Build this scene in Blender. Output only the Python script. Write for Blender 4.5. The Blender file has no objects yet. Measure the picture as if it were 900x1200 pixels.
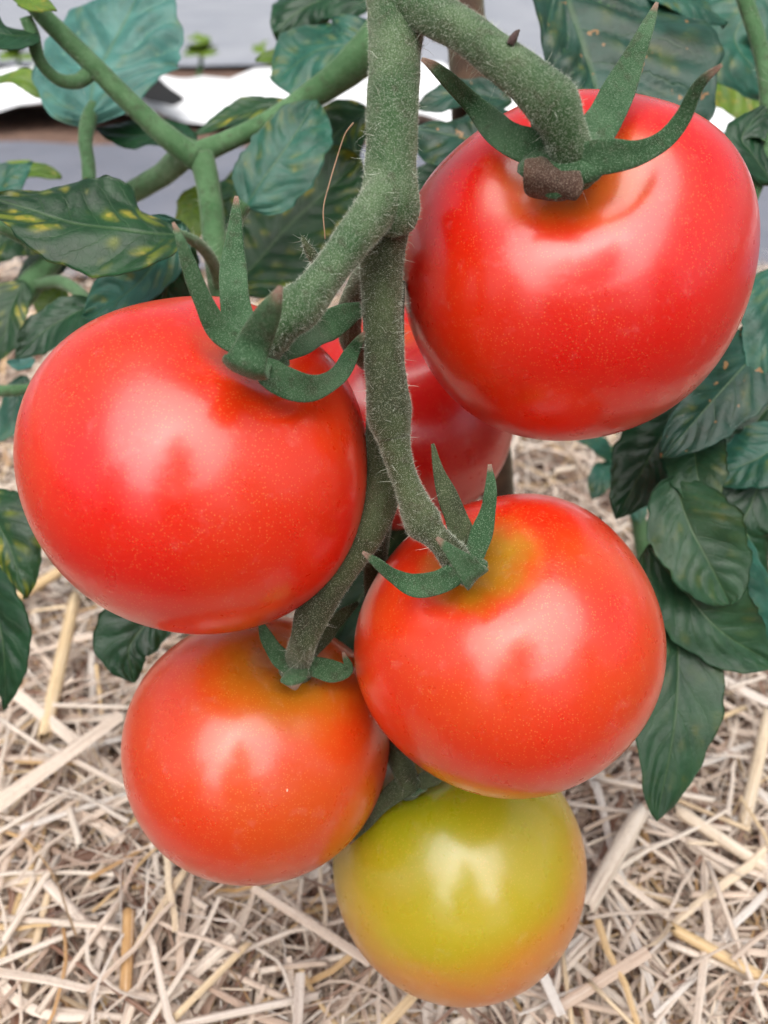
import bpy, math, random
import numpy as np
from mathutils import Vector

random.seed(7)
rng = np.random.default_rng(11)
scene = bpy.context.scene
COL = scene.collection

# ------------------------------------------------------------------ camera
FPX = 940.0                      # focal length in pixels of a 900 x 1200 frame
PITCH = math.radians(36)
CAM_H = 0.275
CS, CC = math.sin(PITCH), math.cos(PITCH)
CAM = np.array([0.0, 0.0, CAM_H])
RIGHT = np.array([1.0, 0, 0]); UPV = np.array([0, CS, CC]); FWD = np.array([0, CC, -CS])
cam_data = bpy.data.cameras.new('camera')
cam = bpy.data.objects.new('camera', cam_data)
COL.objects.link(cam)
cam.location = CAM
cam.rotation_euler = (math.pi / 2 - PITCH, 0, 0)
cam_data.sensor_fit = 'VERTICAL'
cam_data.sensor_height = 36
cam_data.lens = FPX / 1200 * 36
cam_data.clip_start = 0.01
cam_data.clip_end = 500
cam_data.dof.use_dof = True
cam_data.dof.focus_distance = 0.155
cam_data.dof.aperture_fstop = cam_data.lens / 1.75
scene.camera = cam

# ------------------------------------------------------------------ light
SUN_EL, SUN_AZ = 60.0, 184.0      # overcast, brightest part of the sky behind the viewer (azimuth from +Y, clockwise)
world = bpy.data.worlds.new('World')
scene.world = world
world.use_nodes = True
wn = world.node_tree
bg = wn.nodes['Background']
sky = wn.nodes.new('ShaderNodeTexSky')
sky.sky_type = 'NISHITA'
sky.sun_disc = False
sky.sun_elevation = math.radians(SUN_EL)
sky.sun_rotation = math.radians(SUN_AZ)
sky.air_density = 1.0
sky.dust_density = 4.0
sky.ozone_density = 1.0
hs = wn.nodes.new('ShaderNodeHueSaturation')
hs.inputs['Saturation'].default_value = 0.45
wn.links.new(sky.outputs[0], hs.inputs['Color'])
wn.links.new(hs.outputs[0], bg.inputs['Color'])
bg.inputs['Strength'].default_value = 0.05
sun_d = bpy.data.lights.new('sun', 'SUN')
sun_d.energy = 1.5
sun_d.angle = math.radians(80)
sun_d.color = (1.0, 0.97, 0.93)
sun = bpy.data.objects.new('sun', sun_d)
COL.objects.link(sun)
_e, _a = math.radians(SUN_EL), math.radians(SUN_AZ)
sdir = Vector((math.sin(_a) * math.cos(_e), math.cos(_a) * math.cos(_e), math.sin(_e)))
sun.rotation_euler = sdir.to_track_quat('Z', 'Y').to_euler()

scene.render.engine = 'CYCLES'
scene.view_settings.view_transform = 'Standard'
scene.view_settings.look = 'None'
scene.view_settings.gamma = 1
scene.view_settings.exposure = 1.45
scene.cycles.use_denoising = True
scene.cycles.max_bounces = 5
scene.cycles.use_adaptive_sampling = True
scene.cycles.adaptive_threshold = 0.02
scene.cycles.sample_clamp_indirect = 6


# ------------------------------------------------------------------ helpers: geometry
def P(x, y, d):
    """a point seen at picture position (x, y) that stands d metres deep"""
    return CAM + d * (FWD + RIGHT * ((x - 450) / FPX) + UPV * ((600 - y) / FPX))

def G(x, y, z=0.0):
    v = FWD + RIGHT * ((x - 450) / FPX) + UPV * ((600 - y) / FPX)
    return CAM + v * ((z - CAM_H) / v[2])

def proj(p):
    q = np.asarray(p) - CAM
    d = q @ FWD
    return 450 + FPX * (q @ RIGHT) / d, 600 - FPX * (q @ UPV) / d, d

def nrm(v):
    v = np.asarray(v, float)
    n = np.linalg.norm(v, axis=-1, keepdims=True)
    return v / np.maximum(n, 1e-12)

def catmull(pts, n):
    """pts (k, m) -> (n, m) on a Catmull-Rom curve, even in chord length"""
    p = np.asarray(pts, float)
    if len(p) == 2:
        t = np.linspace(0, 1, n)[:, None]
        return p[0] * (1 - t) + p[1] * t
    e0 = 2 * p[0] - p[1]; e1 = 2 * p[-1] - p[-2]
    q = np.vstack([e0, p, e1])
    L = np.concatenate([[0], np.cumsum(np.linalg.norm(np.diff(p[:, :3], axis=0), axis=1))])
    s = np.linspace(0, L[-1], n)
    i = np.clip(np.searchsorted(L, s, side='right') - 1, 0, len(p) - 2)
    t = ((s - L[i]) / np.maximum(L[i + 1] - L[i], 1e-12))[:, None]
    a, b, c, d = q[i], q[i + 1], q[i + 2], q[i + 3]
    return 0.5 * (2 * b + (c - a) * t + (2 * a - 5 * b + 4 * c - d) * t ** 2 + (3 * b - a - 3 * c + d) * t ** 3)

def mesh_obj(name, verts, faces, mats, parent=None, uv=None, tint=None, mat_index=None, smooth=True):
    me = bpy.data.meshes.new(name)
    verts = np.asarray(verts, np.float32)
    base = np.zeros(3)
    if parent is None:
        base = np.array([verts[:, 0].mean(), verts[:, 1].mean(), verts[:, 2].min()])
    else:
        base = np.array(parent.get('_base', (0, 0, 0)))
    v = verts - base
    if isinstance(faces, np.ndarray):
        k = faces.shape[1]; nf = len(faces)
        me.vertices.add(len(v)); me.vertices.foreach_set('co', v.astype(np.float32).ravel())
        me.loops.add(nf * k); me.loops.foreach_set('vertex_index', faces.astype(np.int32).ravel())
        me.polygons.add(nf)
        me.polygons.foreach_set('loop_start', np.arange(0, nf * k, k, dtype=np.int32))
        me.polygons.foreach_set('loop_total', np.full(nf, k, np.int32))
        me.update(calc_edges=True)
    else:
        me.from_pydata(v.tolist(), [], faces)
    if smooth:
        me.polygons.foreach_set('use_smooth', np.ones(len(me.polygons), bool))
    for m in (mats if isinstance(mats, (list, tuple)) else [mats]):
        me.materials.append(m)
    if mat_index is not None:
        me.polygons.foreach_set('material_index', np.asarray(mat_index, np.int32))
    if uv is not None:
        lay = me.uv_layers.new(name='uv')
        li = np.zeros(len(me.loops), np.int32); me.loops.foreach_get('vertex_index', li)
        lay.data.foreach_set('uv', np.asarray(uv, np.float32)[li].ravel())
    if tint is not None:
        at = me.attributes.new('tint', 'FLOAT', 'POINT')
        at.data.foreach_set('value', np.asarray(tint, np.float32))
    me.validate()
    o = bpy.data.objects.new(name, me)
    COL.objects.link(o)
    if parent is None:
        o.location = base
    else:
        o.parent = parent
        pb = np.array(parent.get('_base', (0, 0, 0)))
    return o

def empty(name, loc, label, cat, group=None):
    o = bpy.data.objects.new(name, None)
    COL.objects.link(o)
    o.location = loc
    o.empty_display_size = 0.01
    o['_base'] = [float(a) for a in loc]
    o['label'] = label; o['category'] = cat
    if group: o['group'] = group
    return o

def tag(o, label=None, cat=None, group=None, kind=None):
    if label: o['label'] = label
    if cat: o['category'] = cat
    if group: o['group'] = group
    if kind: o['kind'] = kind
    return o

def sub(name, *a, **k):
    """a mesh under a mesh part: it shares that part's base"""
    o = mesh_obj(name, *a, **k)
    return o

def frames(c):
    """tangents and a minimal-twist normal along a sampled curve"""
    t = nrm(np.gradient(c, axis=0))
    n = np.zeros_like(c)
    ref = np.array([0, 0, 1.0]) if abs(t[0, 2]) < .9 else np.array([1.0, 0, 0])
    n[0] = nrm(np.cross(t[0], ref))
    for i in range(1, len(c)):
        v = n[i - 1] - t[i] * (n[i - 1] @ t[i])
        n[i] = nrm(v)
    return t, n, np.cross(t, n)

def tube_geo(pts, seg=14, n=40, bump=0.0, cap=True, seed=0):
    """pts rows (x, y, z, r) in metres -> verts, faces, uv, normals"""
    c = catmull(pts, n)
    ctr, r = c[:, :3], np.maximum(c[:, 3], 1e-5)
    t, a, b = frames(ctr)
    ang = np.linspace(0, 2 * np.pi, seg, endpoint=False)
    rr = np.random.default_rng(seed)
    ph = rr.uniform(0, 6.28, 6)
    L = np.linspace(0, 1, n)[:, None]
    A = ang[None, :]
    bm = 1 + .022 * np.sin(5 * A + ph[4] + 2 * L) + bump * (np.sin(3 * A + ph[0] + 5 * L) * .5 + np.sin(2 * A + ph[1] - 17 * L) * .5 + np.sin(31 * L + ph[2] + A) * .35 + np.sin(A + 57 * L + ph[3]) * .25)
    dirs = np.cos(A)[..., None] * a[:, None] + np.sin(A)[..., None] * b[:, None]
    v = ctr[:, None] + dirs * (r[:, None] * bm)[..., None]
    verts = v.reshape(-1, 3)
    i = np.arange(n - 1)[:, None] * seg; j = np.arange(seg)[None]; jn = (j + 1) % seg
    f = np.stack([i + j, i + jn, i + seg + jn, i + seg + j], -1).reshape(-1, 4)
    uv = np.stack([np.broadcast_to(A / 6.283, (n, seg)), np.broadcast_to(L, (n, seg))], -1).reshape(-1, 2)
    faces = f.tolist()
    if cap:
        faces.append(list(range(seg))[::-1]); faces.append(list(range((n - 1) * seg, n * seg)))
    return verts, faces, uv, dirs.reshape(-1, 3)

def hair_geo(verts, faces, count, lmin, lmax, w, seed=0, power=1.0, lean=0.35):
    """thin three-cornered hairs standing on a surface"""
    rr = np.random.default_rng(seed)
    F = np.array([f for f in faces if len(f) == 4])
    A, B, C, D = (verts[F[:, k]] for k in range(4))
    nn = np.cross(C - A, D - B); area = np.linalg.norm(nn, axis=1); nn = nrm(nn)
    pick = rr.choice(len(F), count, p=area / area.sum())
    u, v = rr.random((2, count, 1))
    p = (A[pick] * (1 - u) + B[pick] * u) * (1 - v) + (D[pick] * (1 - u) + C[pick] * u) * v
    n = nrm(nn[pick] + rr.normal(0, lean, (count, 3)))
    s = nrm(np.cross(n, rr.normal(size=(count, 3))))
    ln = (lmin + (lmax - lmin) * rr.random((count, 1)) ** power)
    bend = rr.normal(0, .12, (count, 3)) * ln
    m = p + n * ln * .55
    tip = p + n * ln + bend
    ww = w * (.7 + .6 * rr.random((count, 1)))
    V = np.stack([p - s * ww - nn[pick] * 5e-5, p + s * ww - nn[pick] * 5e-5, m + s * ww * .6, m - s * ww * .6, tip], 1).reshape(-1, 3)
    k = np.arange(count)[:, None] * 5
    Fh = np.concatenate([k + np.array([[0, 1, 2]]), k + np.array([[0, 2, 3]]), k + np.array([[3, 2, 4]])])
    return V, Fh

# ------------------------------------------------------------------ helpers: materials
def lin(*c):
    c = np.array(c, float) / 255
    return tuple(np.where(c <= .04045, c / 12.92, ((c + .055) / 1.055) ** 2.4)) + (1.0,)

class NT:
    def __init__(s, name):
        s.m = bpy.data.materials.new(name); s.m.use_nodes = True
        s.t = s.m.node_tree; s.b = s.t.nodes['Principled BSDF']
    def n(s, kind, **k):
        x = s.t.nodes.new('ShaderNode' + kind)
        for a, v in k.items(): setattr(x, a, v)
        return x
    def l(s, a, b): s.t.links.new(a, b)
    def val(s, sock, v):
        if hasattr(v, 'is_linked') or hasattr(v, 'links'): s.l(v, sock)
        else: sock.default_value = v
    def math(s, op, a, b=None, c=None, clamp=False):
        x = s.n('Math', operation=op, use_clamp=clamp)
        for k, v in enumerate((a, b, c)):
            if v is not None: s.val(x.inputs[k], v)
        return x.outputs[0]
    def mix(s, f, a, b, blend='MIX'):
        x = s.n('Mix', data_type='RGBA', blend_type=blend)
        s.val(x.inputs[0], f); s.val(x.inputs[6], a); s.val(x.inputs[7], b)
        return x.outputs[2]
    def ramp(s, f, *stops):
        x = s.n('ValToRGB'); e = x.color_ramp.elements
        while len(e) < len(stops): e.new(.5)
        for el, (p, c) in zip(e, stops):
            el.position = p; el.color = c if len(c) == 4 else tuple(c) + (1,)
        s.l(f, x.inputs[0]); return x.outputs[0]
    def rng(s, f, a, b, c=0.0, d=1.0):
        x = s.n('MapRange', interpolation_type='SMOOTHSTEP'); s.l(f, x.inputs[0])
        for k, v in enumerate((a, b, c, d)): x.inputs[k + 1].default_value = v
        return x.outputs[0]
    def noise(s, vec, scale, detail=2, rough=.5, dist=0):
        x = s.n('TexNoise'); s.l(vec, x.inputs['Vector'])
        x.inputs['Scale'].default_value = scale; x.inputs['Detail'].default_value = detail
        x.inputs['Roughness'].default_value = rough; x.inputs['Distortion'].default_value = dist
        return x.outputs['Fac']
    def voro(s, vec, scale, feature='F1', rand=1.0):
        x = s.n('TexVoronoi', feature=feature); s.l(vec, x.inputs['Vector'])
        x.inputs['Scale'].default_value = scale; x.inputs['Randomness'].default_value = rand
        return x
    def bump(s, h, strength, dist):
        x = s.n('Bump'); s.l(h, x.inputs['Height'])
        x.inputs['Strength'].default_value = strength; x.inputs['Distance'].default_value = dist
        s.l(x.outputs[0], s.b.inputs['Normal']); return x
    def set(s, **k):
        for a, v in k.items():
            s.val(s.b.inputs[a.replace('_', ' ')], v)
    def obj(s): return s.n('TexCoord').outputs['Object']
    def pos(s): return s.n('NewGeometry').outputs['Position']

def g(v): return (v, v, v, 1)

def tomato_mat(name, body, patch, shoulder, shoulder_size, patch_amt, speck, seed, low=None, low_at=(.35, .75)):
    """skin: body colour, blotches of a less ripe colour, a shoulder ring round the stalk, gold specks"""
    s = NT(name)
    co = s.obj()
    at = s.n('Attribute', attribute_name='tint').outputs['Fac']      # 0 at the stalk end, 1 at the blossom end
    mp = s.n('Mapping'); s.l(co, mp.inputs[0]); mp.inputs['Location'].default_value = (seed * .31, seed * .17, seed * .07)
    v = mp.outputs[0]
    big = s.noise(v, 26, 2, .5)
    fine = s.noise(v, 160, 3, .6)
    bl = s.rng(s.math('ADD', big, s.math('MULTIPLY', fine, .12)), .42, .78)
    if low:
        body = s.mix(s.rng(s.math('ADD', at, s.math('MULTIPLY', s.math('SUBTRACT', big, .5), .35)), *low_at), body, low)
    c = s.mix(s.math('MULTIPLY', bl, patch_amt), body, patch)
    sh = s.math('ADD', at, s.math('MULTIPLY', s.math('SUBTRACT', s.noise(v, 55, 3, .6), .5), .16))
    c = s.mix(s.rng(sh, shoulder_size * .25, shoulder_size, 1, 0), c, shoulder)
    vo = s.voro(v, 1900)
    sz = s.noise(v, 60, 2)
    dot = s.rng(s.math('SUBTRACT', vo.outputs['Distance'], s.math('MULTIPLY', sz, .20)), .10, .20, 1, 0)
    sep = s.n('SeparateColor'); s.l(vo.outputs['Color'], sep.inputs[0])
    dot = s.math('MULTIPLY', dot, s.math('GREATER_THAN', sep.outputs[0], .30))
    c = s.mix(s.math('MULTIPLY', dot, speck), c, s.mix(.45, c, lin(250, 200, 110)))
    sv = s.voro(v, 95); ss = s.n('SeparateColor'); s.l(sv.outputs['Color'], ss.inputs[0])
    mp2 = s.n('Mapping'); s.l(v, mp2.inputs[0]); mp2.inputs['Scale'].default_value = (1.7, .9, .8)
    sv = s.voro(mp2.outputs[0], 110); s.l(sv.outputs['Color'], ss.inputs[0])
    scar = s.math('MULTIPLY', s.math('LESS_THAN', sv.outputs['Distance'], .035), s.math('GREATER_THAN', ss.outputs[1], .86))
    c = s.mix(s.math('MULTIPLY', scar, .7), c, lin(240, 214, 190))
    dust = s.math('MULTIPLY', s.rng(s.noise(v, 210, 4, .7), .56, .72), .06)
    c = s.mix(dust, c, lin(230, 200, 190))
    s.set(Base_Color=c, Roughness=s.math('ADD', s.math('MULTIPLY', fine, .14), .22))
    s.b.inputs['Specular IOR Level'].default_value = .85
    s.b.inputs['Coat Weight'].default_value = .35
    s.b.inputs['Coat Roughness'].default_value = .16
    s.b.inputs['Subsurface Weight'].default_value = .35
    s.b.inputs['Subsurface Radius'].default_value = (1.0, .28, .12)
    s.b.inputs['Subsurface Scale'].default_value = .004
    h = s.noise(v, 1100, 2)
    s.bump(h, .10, .0002)
    return s.m

def fuzz_stem_mat(name, a, b, rim, brown=0.0):
    s = NT(name)
    co = s.pos()
    n1 = s.noise(co, 90, 3, .6); n2 = s.noise(co, 4200, 2, .6); n3 = s.noise(co, 420, 3, .6)
    tipf = s.rng(s.math('ADD', s.n('Attribute', attribute_name='tint').outputs['Fac'], s.math('MULTIPLY', n3, .06)), .93, 1.0)
    c = s.mix(s.rng(n1, .35, .65), a, b)
    c = s.mix(s.math('MULTIPLY', s.rng(n3, .50, .70), .45), c, lin(54, 44, 32))
    c = s.mix(tipf, c, s.mix(n3, lin(92, 62, 52), lin(170, 136, 120)))
    c = s.mix(s.math('MULTIPLY', s.rng(n2, .5, .68), .42), c, rim)
    s.set(Base_Color=c, Roughness=.75, Sheen_Weight=.35, Sheen_Roughness=.4)
    s.b.inputs['Sheen Tint'].default_value = lin(200, 215, 190)
    s.b.inputs['Specular IOR Level'].default_value = .25
    s.bump(n2, .55, .0004)
    return s.m

def leaf_mats(name, deep, light, under, spots=0.0, rough=.42, nveins=7.0, holes=0.0, spot_scale=60.0):
    """upper and lower face; uv.x = -1..1 across (stored 0..1), uv.y = 0..1 along the midrib"""
    out = []
    for side in (0, 1):
        s = NT(name + ('_upper' if side == 0 else '_lower'))
        uvn = s.n('UVMap', uv_map='uv').outputs[0]
        sp = s.n('SeparateXYZ'); s.l(uvn, sp.inputs[0])
        sx = s.math('ABSOLUTE', s.math('MULTIPLY_ADD', sp.outputs[0], 2, -1))
        ty = sp.outputs[1]
        co = s.pos()
        wob = s.math('MULTIPLY', s.math('SUBTRACT', s.noise(co, 180, 2), .5), .035)
        ph = s.math('ADD', s.math('MULTIPLY', s.math('SUBTRACT', ty, s.math('MULTIPLY', s.math('POWER', sx, 1.15), .24)), nveins), s.math('MULTIPLY', wob, nveins * 1.6))
        ph = s.math('ADD', ph, s.math('MULTIPLY', s.math('SIGN', s.math('SUBTRACT', sp.outputs[0], .5)), .22))
        fr = s.math('ABSOLUTE', s.math('SUBTRACT', s.math('FRACT', ph), .5))       # .5 at a vein
        vein = s.rng(fr, .455, .5)
        vein = s.math('MULTIPLY', vein, s.rng(sx, .55, 1.0, 1, .15))
        mid = s.rng(sx, .015, .05, 1, 0)
        vn = s.math('MAXIMUM', s.math('MULTIPLY', vein, .55), mid)
        cell = s.voro(co, 520, 'DISTANCE_TO_EDGE').outputs['Distance']
        net = s.rng(cell, .0, .09, 1, 0)
        n1 = s.noise(co, 70, 3, .6); n2 = s.noise(co, 600, 3, .6)
        if side == 0:
            c = s.mix(s.rng(n1, .3, .7), deep, light)
            c = s.mix(s.math('MULTIPLY', s.rng(n2, .4, .75), .25), c, light)
            if spots > 0:
                betw = s.rng(fr, .47, .10)
                sn = s.rng(s.noise(co, spot_scale * 2.2, 1, .5), .46, .72)
                edge = s.rng(sx, .1, .25)
                k = s.math('MULTIPLY', s.math('MULTIPLY', betw, sn), s.math('MULTIPLY', edge, spots))
                c = s.mix(s.math('MINIMUM', s.math('MULTIPLY', k, 1.2), 1.0), c, lin(104, 116, 30))
                k2 = s.math('MULTIPLY', k, s.rng(s.noise(co, spot_scale * 4.5, 2, .5), .5, .62))
                c = s.mix(s.math('MINIMUM', k2, .7), c, lin(160, 146, 50))
            c = s.mix(s.math('MULTIPLY', vn, .4), c, lin(84, 112, 68))
            c = s.mix(s.math('MULTIPLY', net, .06), c, lin(72, 102, 66))
            if holes > 0:
                hb = s.rng(s.noise(co, 230, 2, .6), .66, .70)
                c = s.mix(s.math('MULTIPLY', hb, holes), c, lin(150, 112, 70))
        else:
            c = s.mix(s.rng(n1, .3, .7), under, light)
            c = s.mix(s.math('MULTIPLY', vn, .7), c, lin(120, 140, 92))
            c = s.mix(s.math('MULTIPLY', net, .2), c, lin(116, 136, 98))
        s.set(Base_Color=c, Roughness=s.math('ADD', s.math('MULTIPLY', n2, .2), rough + (.15 if side else -.05)))
        s.b.inputs['Specular IOR Level'].default_value = .5 if side == 0 else .25
        s.b.inputs['Sheen Weight'].default_value = .05
        s.b.inputs['Sheen Tint'].default_value = lin(190, 215, 205)
        h = s.math('ADD', s.math('MULTIPLY', net, -.12), s.math('ADD', s.math('MULTIPLY', n2, .5), s.math('MULTIPLY', vn, -.6 if side == 0 else .8)))
        s.bump(h, .4, .0006)
        # light through the blade
        tr = s.n('BsdfTranslucent'); s.l(s.mix(.5, c, lin(120, 150, 40)), tr.inputs[0])
        mx = s.n('MixShader'); mx.inputs[0].default_value = .16
        s.l(s.b.outputs[0], mx.inputs[1]); s.l(tr.outputs[0], mx.inputs[2])
        s.l(mx.outputs[0], s.t.nodes['Material Output'].inputs[0])
        out.append(s.m)
    return out

def straw_mat(name):
    s = NT(name)
    uvn = s.n('UVMap', uv_map='uv').outputs[0]
    at = s.n('Attribute', attribute_name='tint').outputs['Fac']
    mp = s.n('Mapping'); s.l(uvn, mp.inputs[0]); mp.inputs['Scale'].default_value = (2.2, .35, 1)
    f = s.noise(mp.outputs[0], 4, 5, .75)
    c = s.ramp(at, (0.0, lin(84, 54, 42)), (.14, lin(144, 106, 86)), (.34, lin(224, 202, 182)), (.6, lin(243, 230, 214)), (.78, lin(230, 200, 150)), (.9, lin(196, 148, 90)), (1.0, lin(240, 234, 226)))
    f2 = s.noise(s.pos(), 900, 3, .7)
    c = s.mix(s.math('MULTIPLY', s.rng(f2, .5, .75), .35), c, lin(150, 124, 104))
    c = s.mix(s.math('MULTIPLY', s.rng(f, .48, .66), .62), c, lin(136, 100, 80))
    c = s.mix(s.math('MULTIPLY', s.rng(f, .48, .34), .6), c, lin(246, 240, 232))
    s.set(Base_Color=c, Roughness=.55)
    s.b.inputs['Specular IOR Level'].default_value = .4
    s.bump(f, .5, .0006)
    return s.m

M = {}
M['t_red'] = tomato_mat('tomato_skin_red', lin(222, 18, 3), lin(226, 56, 4), lin(226, 104, 26), .15, .6, .34, 1)
M['t_red2'] = tomato_mat('tomato_skin_scarlet', lin(228, 18, 5), lin(230, 64, 5), lin(226, 84, 28), .10, .65, .42, 2)
M['t_orange'] = tomato_mat('tomato_skin_vermilion', lin(226, 46, 14), lin(222, 80, 16), lin(184, 128, 20), .135, .8, .5, 3, lin(226, 24, 18))
M['t_orange2'] = tomato_mat('tomato_skin_orange', lin(220, 62, 14), lin(216, 92, 18), lin(188, 116, 20), .24, .65, .45, 4, lin(224, 36, 16), (.30, .62))
M['t_yellow'] = tomato_mat('tomato_skin_yellow', lin(184, 166, 26), lin(200, 146, 32), lin(152, 156, 18), .40, .6, .6, 5, lin(216, 124, 42), (.36, .60))
M['t_back'] = tomato_mat('tomato_skin_deep_red', lin(206, 8, 12), lin(212, 36, 16), lin(214, 80, 30), .10, .5, .4, 6)
M['stem'] = fuzz_stem_mat('green_stem', lin(50, 80, 44), lin(82, 104, 70), lin(178, 190, 168))
M['stem_dark'] = fuzz_stem_mat('old_shaded_stem', lin(46, 54, 32), lin(66, 78, 48), lin(146, 150, 126))  # browner, older stalks; part of the shade on them is put into the colour
M['sepal'] = fuzz_stem_mat('sepal_green', lin(42, 76, 44), lin(66, 98, 66), lin(140, 160, 134))
M['rachis'] = fuzz_stem_mat('leaf_stalk', lin(58, 96, 56), lin(84, 120, 80), lin(128, 156, 120))
def hair_mat():
    s = NT('plant_hair')
    s.set(Base_Color=lin(206, 212, 194), Roughness=.5)
    s.b.inputs['Alpha'].default_value = 1
    return s.m
M['hair'] = hair_mat()
L_dark = leaf_mats('leaf_dark', lin(10, 46, 20), lin(24, 70, 38), lin(78, 110, 70), rough=.33)
L_spot = leaf_mats('leaf_mottled', lin(10, 48, 18), lin(28, 72, 34), lin(78, 110, 70), spots=.95, rough=.36)
L_blue = leaf_mats('leaf_bluish', lin(20, 72, 54), lin(46, 104, 86), lin(84, 120, 92), spots=.25, rough=.36)
L_pale = leaf_mats('leaf_pale', lin(46, 98, 90), lin(82, 136, 126), lin(104, 136, 114), spots=.12)  # bluish sky sheen mixed into the leaf colour itself
L_yell = leaf_mats('leaf_yellowing', lin(58, 96, 18), lin(110, 138, 30), lin(116, 136, 50), spots=.9, spot_scale=90)
L_torn = leaf_mats('leaf_blemished', lin(10, 44, 24), lin(32, 76, 62), lin(78, 110, 70), holes=.9, spots=.2, rough=.36)
L_grey = leaf_mats('leaf_greygreen', lin(26, 62, 36), lin(50, 88, 58), lin(84, 112, 76), spots=.12, rough=.36)
M['straw'] = straw_mat('straw')

# ------------------------------------------------------------------ ground
def soil_mat():
    s = NT('soil'); co = s.pos()
    n1 = s.noise(co, 60, 5, .65); n2 = s.noise(co, 700, 3, .6)
    c = s.ramp(n1, (.3, lin(64, 46, 38)), (.55, lin(104, 78, 64)), (.75, lin(150, 120, 104)))
    s.set(Base_Color=s.mix(s.math('MULTIPLY', n2, .35), c, lin(170, 140, 124)), Roughness=.95)
    s.bump(s.math('ADD', n1, s.math('MULTIPLY', n2, .3)), .8, .01)
    return s.m
def cloth_mat(name, a, b):
    s = NT(name); co = s.pos()
    n1 = s.noise(co, 4, 4, .6)
    w1 = s.n('TexWave', bands_direction='X'); s.l(co, w1.inputs[0]); w1.inputs['Scale'].default_value = 160
    w2 = s.n('TexWave', bands_direction='Y'); s.l(co, w2.inputs[0]); w2.inputs['Scale'].default_value = 160
    wv = s.math('MULTIPLY', w1.outputs['Fac'], w2.outputs['Fac'])
    c = s.mix(s.rng(n1, .3, .7), a, b)
    c = s.mix(s.math('MULTIPLY', s.noise(co, 30, 4, .7), .35), c, lin(128, 118, 112))
    s.set(Base_Color=c, Roughness=.7)
    s.bump(wv, .3, .001)
    return s.m
def grid_sheet(name, corners, nx, ny, mat, amp, scale, z, seed=0, edge=0.0):
    """a slightly wavy sheet on the ground between four ground corners (near-left, near-right, far-right, far-left)"""
    rr = np.random.default_rng(seed)
    a, b, c, d = [np.array(k, float) for k in corners]
    u = np.linspace(0, 1, nx)[None, :, None]; v = np.linspace(0, 1, ny)[:, None, None]
    p = (a * (1 - u) + b * u) * (1 - v) + (d * (1 - u) + c * u) * v
    ph = rr.uniform(0, 6.28, 8)
    X, Y = p[..., 0], p[..., 1]
    if edge:
        k = (2 * v[..., 0] - 1)
        Y = Y + edge * k * (np.sin(X * 9 + ph[0]) * .6 + np.sin(X * 23 + ph[1]) * .4)
    h = amp * (np.sin(X * scale + ph[2] + 2 * np.sin(Y * scale * .6 + ph[3])) + np.sin(Y * scale * 1.3 + ph[4] + X * scale * .3) + .5 * np.sin((X + Y) * scale * 2.1 + ph[5]))
    V = np.stack([X, Y, p[..., 2] + z + h + amp * 2.5], -1).reshape(-1, 3)
    i = np.arange(ny - 1)[:, None] * nx; j = np.arange(nx - 1)[None]
    F = np.stack([i + j, i + j + 1, i + nx + j + 1, i + nx + j], -1).reshape(-1, 4)
    return mesh_obj(name, V, F, mat)
M['soil'] = soil_mat()
o = grid_sheet('ground', [(-40, -3, 0), (40, -3, 0), (40, 80, 0), (-40, 80, 0)], 81, 81, M['soil'], 0.0, 1, -0.012)
tag(o, 'bare brown soil under the straw and between the cloths', 'ground', kind='structure')
M['cloth'] = cloth_mat('grey_ground_cloth', lin(98, 104, 118), lin(118, 123, 136))
M['cloth_far'] = cloth_mat('pale_ground_cloth', lin(140, 146, 156), lin(158, 162, 170))
o = grid_sheet('path', [(-2.2, .84, 0), (2.0, .66, 0), (2.4, 1.20, 0), (-2.6, 1.50, 0)], 90, 30, M['cloth'], .003, 14, -.004, 3, .015)
tag(o, 'grey woven ground cloth covering the path beyond the straw', 'path', kind='structure')
o = grid_sheet('path', [(-9, 2.45, 0), (9, 2.05, 0), (12, 14, 0), (-12, 14, 0)], 60, 60, M['cloth_far'], .004, 5, -.004, 4, .02)
tag(o, 'pale grey ground cloth far behind the white sheet', 'path', kind='structure')
def plastic(name, col, rough):
    s = NT(name); co = s.pos()
    s.set(Base_Color=s.mix(s.math('MULTIPLY', s.noise(co, 18, 3), .15), col, s.mix(.8, lin(190, 190, 186), col)), Roughness=rough)
    s.b.inputs['Specular IOR Level'].default_value = .3
    return s.m
M['white_film'] = plastic('white_film', lin(246, 247, 248), .35)
M['black_film'] = plastic('black_film', lin(10, 10, 12), .75)
o = grid_sheet('plastic_sheet', [(-2.8, 1.72, 0), (2.6, 1.18, 0), (2.8, 1.60, 0), (-3.0, 2.20, 0)], 120, 16, M['white_film'], .011, 16, .0, 8, .06)
tag(o, 'bright white plastic mulch sheet lying across the bed behind the leaves', 'plastic sheet')
# black sheet corner sticking up in front of the white film
o = grid_sheet('plastic_sheet', [(-.62, 1.78, .02), (-.36, 1.50, .0), (-.34, 1.53, 0), (-.57, 1.90, .06)], 20, 8, M['black_film'], .006, 22, .02, 12)
tag(o, 'small black plastic film scrap at the edge of the white sheet', 'plastic sheet')

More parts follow.
